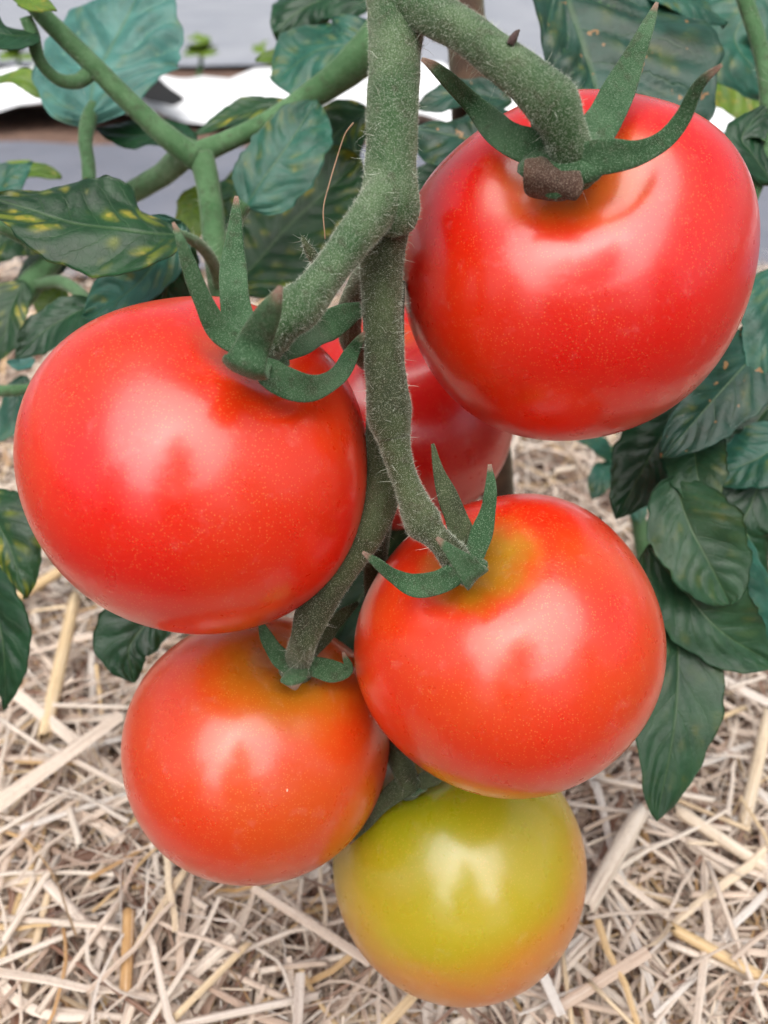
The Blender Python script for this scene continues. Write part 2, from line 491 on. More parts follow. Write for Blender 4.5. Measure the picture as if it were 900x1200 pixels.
# ------------------------------------------------------------------ straw
def strip_geo(c, up, w, prof, tw=0.0, flare=0.0):
    """flat straw blade: curve c (n,3), half width w, arched cross section prof"""
    n = len(c)
    t = nrm(np.gradient(c, axis=0))
    side = nrm(np.cross(t, up))
    nor = np.cross(side, t)
    ang = np.linspace(-tw, tw, n)[:, None]
    side, nor = side * np.cos(ang) + nor * np.sin(ang), nor * np.cos(ang) - side * np.sin(ang)
    s = np.array([-1, 0, 1.0])
    k = np.linspace(0, 1, n)
    ww = w * (1 + flare * (k - .5))
    V = c[:, None] + side[:, None] * (s[None, :, None] * ww[:, None, None]) + nor[:, None] * ((1 - s ** 2)[None, :, None] * prof)
    uv = np.stack(np.broadcast_arrays(s[None] * .5 + .5, k[:, None]), -1).reshape(-1, 2)
    i = np.arange(n - 1)[:, None] * 3; j = np.arange(2)[None]
    F = np.stack([i + j, i + j + 1, i + 4 + j, i + 3 + j], -1).reshape(-1, 4)
    return V.reshape(-1, 3), F, uv

def straw_curve(p, az, ln, pitch, bend, n):
    d = np.array([math.cos(az) * math.cos(pitch), math.sin(az) * math.cos(pitch), math.sin(pitch)])
    q = np.array([-math.sin(az), math.cos(az), 0])
    k = np.linspace(-.5, .5, n)[:, None]
    ph = (p[0] * 977 + p[1] * 613) % 6.28
    wig = (np.sin(k * 9 + ph) * .012 + np.sin(k * 17 + 2 * ph) * .006) * ln
    return p + d * k * ln + q * wig + np.array([0, 0, .6]) * wig + q * bend * ln * (k ** 2 - .08) + np.array([0, 0, 1.0]) * (-abs(bend) * .3 * ln * (k ** 2)) , d

def rand_tint(rr):
    u = rr.random()
    if u < .12: return rr.uniform(0, .14)
    if u < .30: return rr.uniform(.14, .34)
    if u < .68: return rr.uniform(.34, .66)
    if u < .82: return rr.uniform(.70, .92)
    return rr.uniform(.95, 1.0)

def mulch_height(x, y):
    return .006 * np.sin(x * 23 + 1) * np.sin(y * 19 + 2) + .004 * np.sin(x * 61 + y * 47)

def build_mulch():
    rr = np.random.default_rng(5)
    VV, FF, UU, TT = [], [], [], []
    off = 0
    N = 46000
    for i in range(N):
        # denser near the viewer
        y = .02 + .95 * rr.random() ** 1.5
        half = .17 + .62 * y
        x = rr.uniform(-half, half)
        if y > .86 - .02 * x * 9: continue
        far = y > .45
        layer = rr.random()
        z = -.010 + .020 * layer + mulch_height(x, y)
        kind = rr.random()
        if kind < .70: w = rr.uniform(.00018, .00050); ln = rr.uniform(.02, .075)
        elif kind < .92: w = rr.uniform(.0005, .0012); ln = rr.uniform(.015, .06)
        else: w = rr.uniform(.0011, .0021); ln = rr.uniform(.012, .04)
        n = 4 if far else 6
        bend = rr.normal(0, .45) if kind < .5 else rr.normal(0, .10)
        c, d = straw_curve(np.array([x, y, z]), rr.uniform(0, 6.283), ln, rr.normal(0, .2), bend, n)
        up = nrm(np.array([0, 0, 1.0]) + rr.normal(0, .35, 3))
        V, F, uv = strip_geo(c, up, w, w * rr.uniform(.1, .9), rr.normal(0, .4))
        tint = rand_tint(rr)
        if layer < .42: tint = min(tint, .36) * rr.uniform(.3, 1)  # lower layer darkened: shade in the gaps put into its tint
        VV.append(V); FF.append(F + off); off += len(V)
        UU.append(uv * np.array([1, ln * 14]) + rr.uniform(0, 30, 2)); TT.append(np.full(len(V), tint))
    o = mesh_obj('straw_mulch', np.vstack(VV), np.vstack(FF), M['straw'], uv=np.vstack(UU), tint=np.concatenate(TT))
    tag(o, 'tangled pale straw mulch covering the bed under the tomatoes', 'straw mulch', kind='stuff')
build_mulch()

def stalk_geo(a, b, r, sag=0.0, n=8, seg=8, node=None, squash=.75, seed=0):
    """a cut straw stalk: hollow tube with open, slightly ragged ends"""
    rr = np.random.default_rng(seed)
    k = np.linspace(0, 1, n)[:, None]
    c = a * (1 - k) + b * k + np.array([0, 0, 1.0]) * (sag * 4 * k * (1 - k))
    t, nn, bb = frames(c)
    ang = np.linspace(0, 2 * np.pi, seg, endpoint=False)
    rad = np.full(n, r)
    if node is not None:
        rad = rad * (1 + .22 * np.exp(-((k[:, 0] - node) / .05) ** 2))
    zz = np.array([0, 0, 1.0])
    dirs = np.cos(ang)[None, :, None] * nn[:, None] + np.sin(ang)[None, :, None] * bb[:, None]
    dirs = dirs - (dirs @ zz)[..., None] * zz * (1 - squash)
    Vo = c[:, None] + dirs * rad[:, None, None]
    Vi = c[:, None] + dirs * (rad[:, None, None] * .72)
    jag = rr.normal(0, r * .5, seg)
    Vo[0] -= t[0] * jag[:, None]; Vi[0] -= t[0] * jag[:, None]
    jag = rr.normal(0, r * .5, seg)
    Vo[-1] += t[-1] * jag[:, None]; Vi[-1] += t[-1] * jag[:, None]
    V = np.vstack([Vo.reshape(-1, 3), Vi.reshape(-1, 3)])
    m = n * seg
    F = []
    for i in range(n - 1):
        for j in range(seg):
            q = (j + 1) % seg
            F.append([i * seg + j, i * seg + q, (i + 1) * seg + q, (i + 1) * seg + j])
    for j in range(seg):
        q = (j + 1) % seg
        F.append([j, m + j, m + q, q])
        e = (n - 1) * seg
        F.append([e + j, e + q, m + e + q, m + e + j])
    uv1 = np.stack(np.broadcast_arrays(ang[None] / 3.14, k * np.linalg.norm(b - a) * 14), -1).reshape(-1, 2)
    uv = np.vstack([uv1, uv1])
    return V, np.array(F), uv

def hero_strip(x0, y0, x1, y1, hw, z0, z1, tint, label, arch=.5, twist=.1, bow=0.0, name='flat_straw', cat='straw'):
    a, b = G(x0, y0, z0), G(x1, y1, z1)
    dm = proj((a + b) / 2)[2]
    k = np.linspace(0, 1, 12)[:, None]
    q = nrm(np.cross(b - a, [0, 0, 1]))
    c = a * (1 - k) + b * k + q * (bow * np.linalg.norm(b - a) * 4 * k * (1 - k))
    w = .72 * hw * dm / FPX
    V, F, uv = strip_geo(c, np.array([0, -.25, 1.0]), w, w * arch, twist, rng.uniform(-.3, .3))
    o = mesh_obj(name, V, F, M['straw'], uv=uv * np.array([1, np.linalg.norm(b - a) * 14]) + rng.uniform(0, 20, 2), tint=np.full(len(V), tint))
    tag(o, label, cat, 'loose straw pieces on the mulch')

def hero_stalk(x0, y0, x1, y1, hw, z0, z1, tint, label, node=None):
    a, b = G(x0, y0, z0), G(x1, y1, z1)
    dm = proj((a + b) / 2)[2]
    V, F, uv = stalk_geo(a, b, .8 * hw * dm / FPX, 0.0, 10, 10, node, .8, int(x0 + y0))
    o = mesh_obj('round_straw', V, F, M['straw'], uv=uv + rng.uniform(0, 20, 2), tint=np.full(len(V), tint))
    tag(o, label, 'straw', 'loose straw pieces on the mulch')

hero_strip(-25, 958, 142, 838, 13, .022, .030, .42, 'wide flat grey-beige straw blade lying left of the orange tomato', .35)
hero_stalk(88, 700, 52, 862, 10, .024, .016, .76, 'pale yellow straw stalk standing out below the big left red tomato')
hero_stalk(14, 704, 72, 668, 9, .016, .018, .80, 'short yellowish straw stub beside the dark leaf on the left edge')
hero_strip(18, 812, 145, 915, 9, .020, .014, .48, 'flat beige straw blade crossing under the wide grey one', .3)
hero_stalk(54, 1034, 124, 1108, 8, .022, .018, .97, 'cream straw stalk lying diagonally in the lower left straw')
hero_stalk(151, 1066, 147, 1164, 9, .026, .020, .88, 'short tan-brown straw stub pointing at the viewer, lower left')
hero_stalk(205, 1192, 290, 1106, 6, .020, .020, .74, 'thin yellow straw stalk rising to the right at the bottom edge')
hero_stalk(158, 1112, 218, 1018, 6, .022, .024, .72, 'thin yellow straw stalk pointing up to the orange tomato')
hero_strip(296, 1040, 434, 1128, 7, .018, .016, .40, 'long grey straw blade running down from under the orange tomato', .3)
hero_stalk(686, 1066, 752, 948, 13, .022, .026, .62, 'thick cream straw stalk right of the yellow tomato', .7)
hero_stalk(792, 948, 905, 1022, 10, .024, .020, .66, 'thick pale straw stalk below the tip of the hanging leaf')
hero_stalk(800, 984, 910, 1070, 6, .018, .016, .55, 'slim pale straw stalk just under the thick pale one, right edge')
hero_stalk(872, 965, 902, 832, 9, .020, .022, .70, 'tan straw stalk standing along the right edge')
hero_stalk(788, 1088, 905, 1152, 9, .022, .018, .80, 'tan yellow straw stalk in the lower right corner')
hero_strip(352, 1140, 348, 1215, 8, .020, .022, .98, 'short white straw chip at the bottom edge', .3)
hero_strip(632, 1132, 658, 1190, 8, .022, .020, 1.0, 'white straw chip below the yellow tomato', .3)
hero_stalk(-10, 1036, 66, 1026, 9, .016, .018, .72, 'tan straw stalk entering at the left edge')
hero_strip(842, 796, 902, 824, 9, .020, .018, .98, 'pale straw flake near the right edge under the leaves', .3)
hero_strip(700, 1010, 790, 1080, 6, .020, .012, .50, 'greyish straw blade crossing below the thick cream stalk', .3)
hero_strip(640, 1190, 760, 1115, 9, .016, .022, .30, 'brown-beige straw blade at the bottom right of the yellow tomato', .3)
hero_strip(0, 1150, 110, 1190, 7, .018, .018, .52, 'beige straw blade along the lower left corner', .3, .2, .12)
hero_strip(500, 1150, 440, 1215, 8, .020, .020, .76, 'yellow straw blade under the yellow tomato at the bottom edge', .3)

def loose_straw(n):
    rr = np.random.default_rng(21)
    made = 0
    while made < n:
        x = rr.uniform(-20, 920); y = 430 + 780 * rr.random() ** .7
        # keep to spots the tomatoes do not hide
        if ((x - 680) / 195) ** 2 + ((y - 312) / 195) ** 2 < 1 or ((x - 223) / 195) ** 2 + ((y - 545) / 185) ** 2 < 1: continue
        if ((x - 598) / 168) ** 2 + ((y - 758) / 170) ** 2 < 1 or ((x - 299) / 150) ** 2 + ((y - 880) / 145) ** 2 < 1: continue
        if ((x - 539) / 138) ** 2 + ((y - 1040) / 130) ** 2 < 1: continue
        z = rr.uniform(.010, .020)
        p = G(x, y, z); p[2] += mulch_height(p[0], p[1])
        kind = rr.random()
        tint = rr.choice([rr.uniform(.34, .62), rr.uniform(.66, .9), rr.uniform(.95, 1), rr.uniform(.1, .34)], p=[.58, .12, .18, .12])
        az = rr.uniform(0, 6.283); pitch = rr.normal(0, .12)
        colour = 'brown' if tint < .34 else 'beige' if tint < .64 else 'tan' if tint < .93 else 'cream'
        where = ('behind the shoot at the right' if x > 600 else 'beside the big left tomato') if y < 640 else \
            ('under the hanging leaves at the right' if x > 600 else 'left of the orange tomato') if y < 960 else \
            ('below the orange tomato' if x < 400 else 'right of the yellow tomato') if y < 1090 else \
            ('in the bottom left corner' if x < 300 else 'at the bottom edge' if x < 620 else 'in the bottom right corner')
        e = proj(p + .01 * np.array([math.cos(az), math.sin(az), 0])); e0 = proj(p)
        sl = math.degrees(math.atan2(-(e[1] - e0[1]), e[0] - e0[0])) % 180
        lie = 'lying crosswise' if sl < 22 or sl > 158 else 'slanting right' if sl < 68 else 'lying lengthwise' if sl < 112 else 'slanting left'
        if kind < .3:
            ln = rr.uniform(.02, .055); r = rr.uniform(.0007, .0013)
            d = np.array([math.cos(az) * math.cos(pitch), math.sin(az) * math.cos(pitch), math.sin(pitch)])
            V, F, uv = stalk_geo(p - d * ln / 2, p + d * ln / 2, r, 0, 5, 7, None, .75, made)
            o = mesh_obj('round_straw', V, F, M['straw'], uv=uv + rr.uniform(0, 20, 2), tint=np.full(len(V), tint))
            tag(o, f'{"long" if ln > .04 else "short"} {colour} round straw stalk {lie} {where}', 'straw', f'{colour} straw stalks {where}')
        elif kind < .72:
            ln = rr.uniform(.025, .07); w = rr.uniform(.0005, .0013)
            c, d = straw_curve(p, az, ln, pitch, rr.normal(0, .06), 7)
            V, F, uv = strip_geo(c, nrm(np.array([0, 0, 1.0]) + rr.normal(0, .25, 3)), w, w * rr.uniform(.2, .9), rr.normal(0, .3), rr.uniform(-.6, .6))
            o = mesh_obj('flat_straw', V, F, M['straw'], uv=uv * np.array([1, ln * 14]) + rr.uniform(0, 20, 2), tint=np.full(len(V), tint))
            tag(o, f'{"long" if ln > .048 else "short"} {"wide" if w > .0009 else "narrow"} flat {colour} straw {lie} {where}', 'straw', f'flat {colour} straw strips {where}')
        else:
            ln = rr.uniform(.03, .08); w = rr.uniform(.0004, .0007)
            c, d = straw_curve(p, az, ln, pitch, rr.normal(0, .5), 10)
            V, F, uv = strip_geo(c, nrm(np.array([0, 0, 1.0]) + rr.normal(0, .35, 3)), w, w * .5, rr.normal(0, .6))
            o = mesh_obj('curled_straw', V, F, M['straw'], uv=uv * np.array([1, ln * 14]) + rr.uniform(0, 20, 2), tint=np.full(len(V), tint))
            tag(o, f'{"long" if ln > .055 else "short"} thin curled {colour} straw fibre {lie} {where}', 'straw', f'curled {colour} straw fibres {where}')
        made += 1
loose_straw(275)

# ------------------------------------------------------------------ tomatoes
def cam_dir(x, y, z):
    """a direction given as right, up, towards-the-viewer in the picture -> world"""
    return nrm(RIGHT * x + UPV * y - FWD * z)

TOM = {}
def tomato_shape(pole, squash, lobes, seed, nu=120, nv=84):
    rr = np.random.default_rng(seed)
    th = np.linspace(0, np.pi, nv)[:, None]; ph = np.linspace(0, 2 * np.pi, nu, endpoint=False)[None]
    a, b, c = rr.uniform(0, 6.28, 3)
    lob = 1 + 1.5 * lobes * np.sin(th) ** .6 * np.exp(-((th - .9) / 1.1) ** 2) * (np.cos(5 * ph + a) * .45 + np.cos(3 * ph + b) * .5 + np.cos(2 * ph + c) * .7)
    r = lob * (1 - .14 * np.exp(-(th / .30) ** 2) - .04 * np.exp(-((np.pi - th) / .3) ** 2))
    rho = np.sin(th) ** .94 * r
    z = np.cos(th) * r * squash
    X, Y, Z = rho * np.cos(ph), rho * np.sin(ph), np.broadcast_to(z, rho.shape)
    k = nrm(pole)
    e1 = nrm(np.cross(k, [0.3, 1, 0.1])); e2 = np.cross(k, e1)
    V = (X[..., None] * e1 + Y[..., None] * e2 + Z[..., None] * k).reshape(-1, 3)
    i = np.arange(nv - 1)[:, None] * nu; j = np.arange(nu)[None]; jn = (j + 1) % nu
    F = np.stack([i + j, i + nu + j, i + nu + jn, i + jn], -1).reshape(-1, 4)
    tint = np.broadcast_to(th / np.pi, (nv, nu)).reshape(-1)
    return V, F, tint

def make_tomato(key, box, depth, off, squash, lobes, seed, mat, label, hairs=2600):
    x0, x1, y0, y1 = box
    cx, cy = (x0 + x1) / 2, (y0 + y1) / 2
    ox, oy = off[0] / ((x1 - x0) / 2), -off[1] / ((y1 - y0) / 2)
    zz = math.sqrt(max(.05, 1 - ox * ox - oy * oy))
    # towards-viewer axis at this place in the picture
    vd = nrm(CAM - P(cx, cy, depth)); rt = nrm(np.cross([0, 0, 1.0], vd)); up = np.cross(vd, rt)
    pole = nrm(rt * ox + up * oy + vd * zz)
    V, F, tint = tomato_shape(pole, squash, lobes, seed)
    px, py, s = cx, cy, (x1 - x0 + y1 - y0) / 4 * depth / FPX
    for _ in range(8):
        W = V * s + P(px, py, depth)
        u, v, d = proj(W)
        s *= ((x1 - x0) + (y1 - y0)) / ((u.max() - u.min()) + (v.max() - v.min()))
        px += cx - (u.max() + u.min()) / 2; py += cy - (v.max() + v.min()) / 2
    c = P(px, py, depth); W = V * s + c
    t = empty('tomato', (c[0], c[1], W[:, 2].min()), label, 'tomato', 'tomatoes on the hanging truss')
    mesh_obj('fruit', W, F, mat, t, tint=tint)
    TOM[key] = dict(t=t, c=c, s=s, pole=pole, W=W)
    return t

make_tomato('A', (470, 890, 103, 518), .170, (-22, -112), .90, .020, 3, M['t_red'], 'big ripe red tomato at the upper right under the thick bent stalk')
make_tomato('B', (15, 432, 347, 743), .166, (86, -122), .90, .016, 5, M['t_red2'], 'big bright red tomato on the left of the cluster')
make_tomato('C', (418, 778, 575, 940), .175, (-50, -92), .92, .016, 7, M['t_orange'], 'orange-red tomato with a yellow-green shoulder in the middle right')
make_tomato('D', (138, 460, 722, 1035), .194, (48, -92), .92, .014, 9, M['t_orange2'], 'orange half-ripe tomato at the lower left of the cluster')
make_tomato('E', (386, 692, 862, 1177), .212, (-60, -100), .96, .012, 12, M['t_yellow'], 'yellow-green unripe tomato, lowest of the cluster')
make_tomato('F', (335, 600, 356, 624), .248, (-10, -105), .92, .014, 14, M['t_back'], 'shaded red tomato half hidden behind the stalks in the centre', 800)
for i, a in enumerate('ABCDEF'):
    for b in 'ABCDEF'[i + 1:]:
        gap = np.linalg.norm(TOM[a]['c'] - TOM[b]['c']) - TOM[a]['s'] - TOM[b]['s']
        if gap < .004: print('GAP', a, b, round(gap * 1000, 2), 'mm')

def on(key, x, y, lift):
    """depth of the tomato's near surface at (x, y), less a lift"""
    T = TOM[key]
    v = FWD + RIGHT * ((x - 450) / FPX) + UPV * ((600 - y) / FPX)
    L = np.linalg.norm(v); u = v / L
    oc = CAM - T['c']; b = oc @ u; c = oc @ oc - (T['s'] * .97) ** 2
    disc = b * b - c
    dist = -b - math.sqrt(disc) if disc > 0 else -b
    return dist / L - lift

# ------------------------------------------------------------------ truss
truss = empty('fruit_truss', P(455, 300, .146), 'thick hairy green fruit stalk branching down to the tomatoes', 'fruit stalk')
def stalk(name, rows, mat, parent, bump=.05, n=46, seg=20, seed=0, fuzz=0, long_hairs=0):
    pts = [np.append(P(x, y, d), hw * d / FPX) for x, y, d, hw in rows]
    v, f, uv, nn = tube_geo(pts, seg, n, bump, True, seed)
    o = mesh_obj(name, v, f, mat, parent, uv=uv)
    if fuzz or long_hairs:
        a = []
        if fuzz: a.append(hair_geo(v, f, fuzz, .00022, .00065, .000016, seed + 1, 1.0, .5))
        if long_hairs: a.append(hair_geo(v, f, long_hairs, .0008, .0034, .000026, seed + 2, 2.0, .45))
        V, F, k = [], [], 0
        for hv, hf in a: V.append(hv); F.append(hf + k); k += len(hv)
        h = mesh_obj('stalk_hairs', np.vstack(V), np.vstack(F), M['hair'], parent, smooth=False)
        tag(h, kind='stuff')
    return o

dA = on('A', 665, 190, .0)
stalk('peduncle', [(468, -90, .146, 34), (466, -30, .145, 33), (466, 10, .144, 36), (463, 60, .143, 31), (460, 130, .142, 30), (458, 200, .142, 31), (457, 240, .1425, 35), (456, 262, .145, 30)], M['stem'], truss, .035, 90, 26, 1, 18000, 500)
stalk('peduncle', [(458, 215, .150, 24), (456, 245, .1475, 28), (449, 285, .1475, 27), (447, 340, .150, 24), (449, 400, .151, 23), (453, 450, .152, 24), (456, 485, .153, 27), (461, 512, .154, 20)], M['stem_dark'], truss, .035, 80, 24, 9, 14000, 300)
stalk('pedicel', [(464, 6, .142, 24), (500, 14, .139, 24), (545, 38, .135, 23), (590, 72, .1325, 24), (624, 99, .1310, 27), (648, 124, .1312, 31), (660, 150, .1325, 25), (668, 176, dA - .002, 25), (671, 198, dA + .003, 32)], M['stem'], truss, .03, 70, 24, 2, 13000, 300)
dB = on('B', 305, 415, 0)
stalk('pedicel', [(460, 215, .1415, 26), (446, 238, .1395, 26), (420, 272, .1375, 23), (392, 310, .136, 21), (368, 342, .1345, 23), (348, 362, .1338, 27), (332, 378, .1338, 23), (312, 404, dB - .002, 22), (302, 420, dB + .003, 24)], M['stem'], truss, .03, 70, 22, 3, 12000, 220)
dC = on('C', 543, 660, 0)
stalk('pedicel', [(460, 505, .154, 21), (466, 535, .1545, 16.5), (478, 570, .155, 16), (490, 600, .154, 20), (497, 614, .153, 22), (510, 628, .152, 16), (528, 648, dC - .002, 17), (543, 664, dC + .003, 20)], M['stem_dark'], truss, .04, 60, 20, 4, 9000, 160)
dD = on('D', 350, 775, 0)
stalk('pedicel', [(450, 330, .165, 24), (452, 420, .168, 22), (452, 500, .168, 23), (448, 560, .167, 24), (436, 610, .166, 23), (412, 652, .166, 19), (388, 690, .166, 17), (372, 712, .166, 20), (364, 726, .166, 20), (356, 750, .166, 16), (350, 772, dD - .002, 17), (347, 786, dD + .004, 20)], M['stem_dark'], truss, .04, 80, 20, 5, 14000, 220)
stalk('pedicel', [(447, 300, .160, 18), (425, 330, .172, 16), (410, 365, .185, 15), (412, 400, .20, 14), (430, 420, .214, 14)], M['stem_dark'], truss, .04, 40, 14, 6, 3000, 80)
dE = on('E', 480, 930, 0)
stalk('pedicel', [(446, 575, .172, 18), (440, 660, .188, 14), (442, 760, .20, 13), (455, 850, .203, 13), (474, 905, dE - .001, 14), (480, 925, dE + .004, 15)], M['stem_dark'], truss, .04, 40, 14, 7, 3000, 60)
stalk('bract', [(372, 308, .150, 7), (364, 296, .149, 6), (357, 284, .148, 3.5), (354, 276, .148, 1)], M['stem_dark'], truss, .03, 14, 10, 8, 300, 60)

# sepals: flattened tapering blades
def sepal(rows, key, parent, thick=.42, mat=None, nhint=None, seed=0, tip=True, cup=-.40, hairs=700, label=None, sidehint=None, dry=1.0):
    n, seg = 36, 18
    pts = np.array([np.append(P(x, y, d), [hw * d / FPX]) for x, y, d, hw in rows])
    c = catmull(pts, n); ctr, w = c[:, :3], np.maximum(c[:, 3], .00012)
    t = nrm(np.gradient(ctr, axis=0))
    nh = nrm(CAM - ctr) if nhint is None else np.broadcast_to(cam_dir(*nhint), ctr.shape)
    side = nrm(np.cross(t, nh)) if sidehint is None else nrm(np.array(cam_dir(*sidehint)) - t * (t @ cam_dir(*sidehint))[:, None])
    nor = np.cross(side, t)
    w = w * np.clip(np.linspace(0, 1, n) * 9 + .25, 0, 1) ** .5
    ang = np.linspace(0, 2 * np.pi, seg, endpoint=False)[None]
    rr = np.random.default_rng(seed)
    th = np.minimum(w * thick, .00055)[:, None]
    wob = 1 + .06 * np.sin(np.linspace(0, 14, n) + rr.uniform(0, 6))[:, None]
    xs = np.cos(ang) * w[:, None] * wob
    ys = np.sin(ang) * th + cup * (np.cos(ang) ** 2) * w[:, None] * -1 * .6 - .35 * th * np.exp(-(np.cos(ang) / .22) ** 2) * (np.sin(ang) > 0)
    V = (ctr[:, None] + side[:, None] * xs[..., None] + nor[:, None] * ys[..., None]).reshape(-1, 3)
    F = []
    for i in range(n - 1):
        for j in range(seg):
            q = (j + 1) % seg
            F.append([i * seg + j, i * seg + q, (i + 1) * seg + q, (i + 1) * seg + j])
    F.append(list(range(seg))[::-1]); F.append(list(range((n - 1) * seg, n * seg)))
    o = mesh_obj('sepal', V, F, mat or M['sepal'], parent, tint=np.repeat(np.linspace(0, dry if tip else .85, n), seg))
    if label: o['label'] = label
    a = hair_geo(V, F, hairs, .00015, .0005, .000016, seed + 1)
    b = hair_geo(V, F, max(20, hairs // 22), .0006, .0018, .000018, seed + 2, 2.0)
    h = mesh_obj('sepal_hairs', np.vstack([a[0], b[0]]), np.vstack([a[1], b[1] + len(a[0])]), M['hair'], parent, smooth=False)
    tag(h, kind='stuff')
    return o

def calyx(key, disc):
    """calyx: the green disc round the stalk end, sepals hang on it"""
    T = TOM[key]['t']
    x, y, rpx, lift = disc
    d = on(key, x, y, lift)
    ctr = P(x, y, d); r = rpx * d / FPX
    k = TOM[key]['pole']; e1 = nrm(np.cross(k, [0.2, 1, 0.3])); e2 = np.cross(k, e1)
    V, F = [], []
    rings = [(0.0, .32), (.45, .34), (.8, .18), (1.0, -.05), (.92, -.3), (.5, -.45), (0, -.5)]
    seg = 30
    for q, h in rings:
        for j in range(seg):
            a = 2 * math.pi * j / seg
            rad = q * r * (1 + .14 * math.cos(5 * a + x))
            V.append(ctr + e1 * math.cos(a) * rad + e2 * math.sin(a) * rad + k * h * r * .6)
    for i in range(len(rings) - 1):
        for j in range(seg):
            jn = (j + 1) % seg
            F.append([i * seg + j, (i + 1) * seg + j, (i + 1) * seg + jn, i * seg + jn])
    V = np.array(V)
    o = mesh_obj('calyx', V, F, M['sepal'], T)
    o['_base'] = T['_base']
    a = hair_geo(V, F, 1800, .00015, .0005, .000018, int(x))
    tag(mesh_obj('calyx_hairs', a[0], a[1], M['hair'], o, smooth=False), kind='stuff')
    return o

# tomato A
c = calyx('A', (659, 187, 47, .0020)); D = lambda x, y, l: on('A', x, y, l)
sepal([(660, 180, D(660, 180, .003), 20), (622, 172, D(622, 172, .003), 21), (590, 158, D(590, 158, .005), 17), (560, 128, D(570, 140, .011), 13), (530, 98, D(560, 135, .016), 9.5), (508, 78, D(555, 130, .019), 6), (494, 69, D(555, 130, .020), 2)], 'A', c, seed=20, hairs=1200)
sepal([(676, 176, D(676, 176, .002), 24), (704, 146, D(704, 146, .003), 23), (726, 104, D(715, 125, .003), 18), (745, 62, D(715, 125, .001), 13), (760, 28, D(715, 125, -.001), 7), (770, 3, D(715, 125, -.003), 2)], 'A', c, seed=24, hairs=1200)
sepal([(672, 190, D(672, 190, .003), 20), (705, 184, D(705, 184, .004), 19), (745, 180, D(745, 180, .005), 15), (778, 164, D(778, 164, .007), 11.5), (800, 138, D(790, 150, .011), 9.5), (815, 106, D(790, 150, .014), 8), (828, 90, D(790, 150, .016), 6), (846, 76, D(790, 150, .018), 2)], 'A', c, seed=28, hairs=1300, thick=.6)
sepal([(656, 194, D(656, 194, .0020), 20), (650, 204, D(650, 204, .0036), 33), (645, 213, D(645, 213, .0040), 36), (641, 220, D(641, 220, .0034), 31), (638, 227, D(638, 227, .0022), 21), (636, 232, D(636, 232, .0008), 4)], 'A', c, seed=32, cup=.45, hairs=900, sidehint=(.97, -.18, 0), tip=False, mat=fuzz_stem_mat('dry_sepal', lin(66, 44, 34), lin(96, 68, 52), lin(170, 150, 134)), label='broad front sepal folded down and dried brown')
sepal([(650, 172, D(650, 172, .001), 14), (634, 142, D(634, 150, .002), 12), (624, 112, D(634, 150, .002), 3)], 'A', c, seed=36)
# tomato B
c = calyx('B', (303, 414, 36, .001)); D = lambda x, y, l: on('B', x, y, l)
sepal([(290, 408, D(290, 408, .002), 16), (258, 388, D(258, 388, .003), 14), (238, 352, D(250, 380, .007), 12), (222, 312, D(250, 380, .010), 9), (212, 282, D(250, 380, .012), 6), (203, 261, D(250, 380, .012), 2)], 'B', c, seed=40, hairs=1000, thick=.7)
sepal([(296, 402, D(296, 402, .001), 19), (280, 376, D(280, 380, .001), 20), (274, 338, D(280, 380, .001), 17), (274, 298, D(280, 380, -.001), 13), (276, 262, D(280, 380, -.002), 8), (277, 230, D(280, 380, -.003), 2)], 'B', c, seed=44, hairs=1100)
sepal([(304, 414, D(304, 414, .001), 20), (292, 430, D(292, 430, .004), 26), (286, 438, D(286, 438, .008), 27), (286, 428, D(286, 438, .0125), 26), (296, 405, D(300, 410, .016), 22), (310, 376, D(300, 410, .020), 16), (320, 356, D(300, 410, .0225), 11), (329, 336, D(300, 410, .024), 3)], 'B', c, seed=48, hairs=1300, thick=.8, sidehint=(.93, -.37, 0), cup=.3, label='thick front sepal curling up with a dry tip')
sepal([(312, 414, D(312, 414, .001), 16), (345, 402, D(345, 402, .003), 17), (380, 384, D(375, 390, .004), 17), (405, 370, D(375, 390, .004), 15), (424, 361, D(375, 390, .004), 8)], 'B', c, seed=52, tip=False, hairs=1000)
sepal([(302, 425, D(302, 425, .002), 18), (330, 446, D(330, 446, .004), 18), (365, 455, D(365, 455, .005), 15), (396, 440, D(396, 440, .008), 11), (412, 414, D(400, 430, .012), 9), (422, 398, D(400, 430, .014), 6), (434, 387, D(400, 430, .015), 2.5)], 'B', c, seed=56, hairs=1200, thick=.6)
# tomato C
c = calyx('C', (543, 664, 26, .001)); D = lambda x, y, l: on('C', x, y, l)
sepal([(540, 668, D(540, 668, .002), 13), (515, 682, D(515, 682, .004), 15), (486, 686, D(486, 686, .005), 13), (460, 674, D(470, 680, .009), 9), (442, 660, D(470, 680, .012), 6), (425, 647, D(470, 680, .014), 2)], 'C', c, seed=60, hairs=1000)
sepal([(548, 656, D(548, 656, .001), 12), (540, 622, D(540, 630, .001), 15), (526, 585, D(540, 630, .000), 12), (514, 552, D(540, 630, -.001), 7), (507, 520, D(540, 630, -.002), 2)], 'C', c, seed=64, tip=False, mat=M['stem_dark'], hairs=800)
sepal([(552, 660, D(552, 660, .001), 13), (562, 632, D(562, 632, .002), 13), (571, 602, D(566, 620, .003), 10), (575, 574, D(566, 620, .004), 7), (574, 544, D(566, 620, .004), 2.5)], 'C', c, seed=68, hairs=800)
sepal([(546, 664, D(546, 664, .002), 13), (556, 675, D(556, 675, .005), 17), (556, 676, D(556, 676, .008), 17), (546, 664, D(545, 668, .011), 14), (530, 648, D(545, 668, .013), 9), (512, 630, D(545, 668, .014), 2.5)], 'C', c, seed=72, thick=.8, hairs=800, sidehint=(.7, .7, 0))
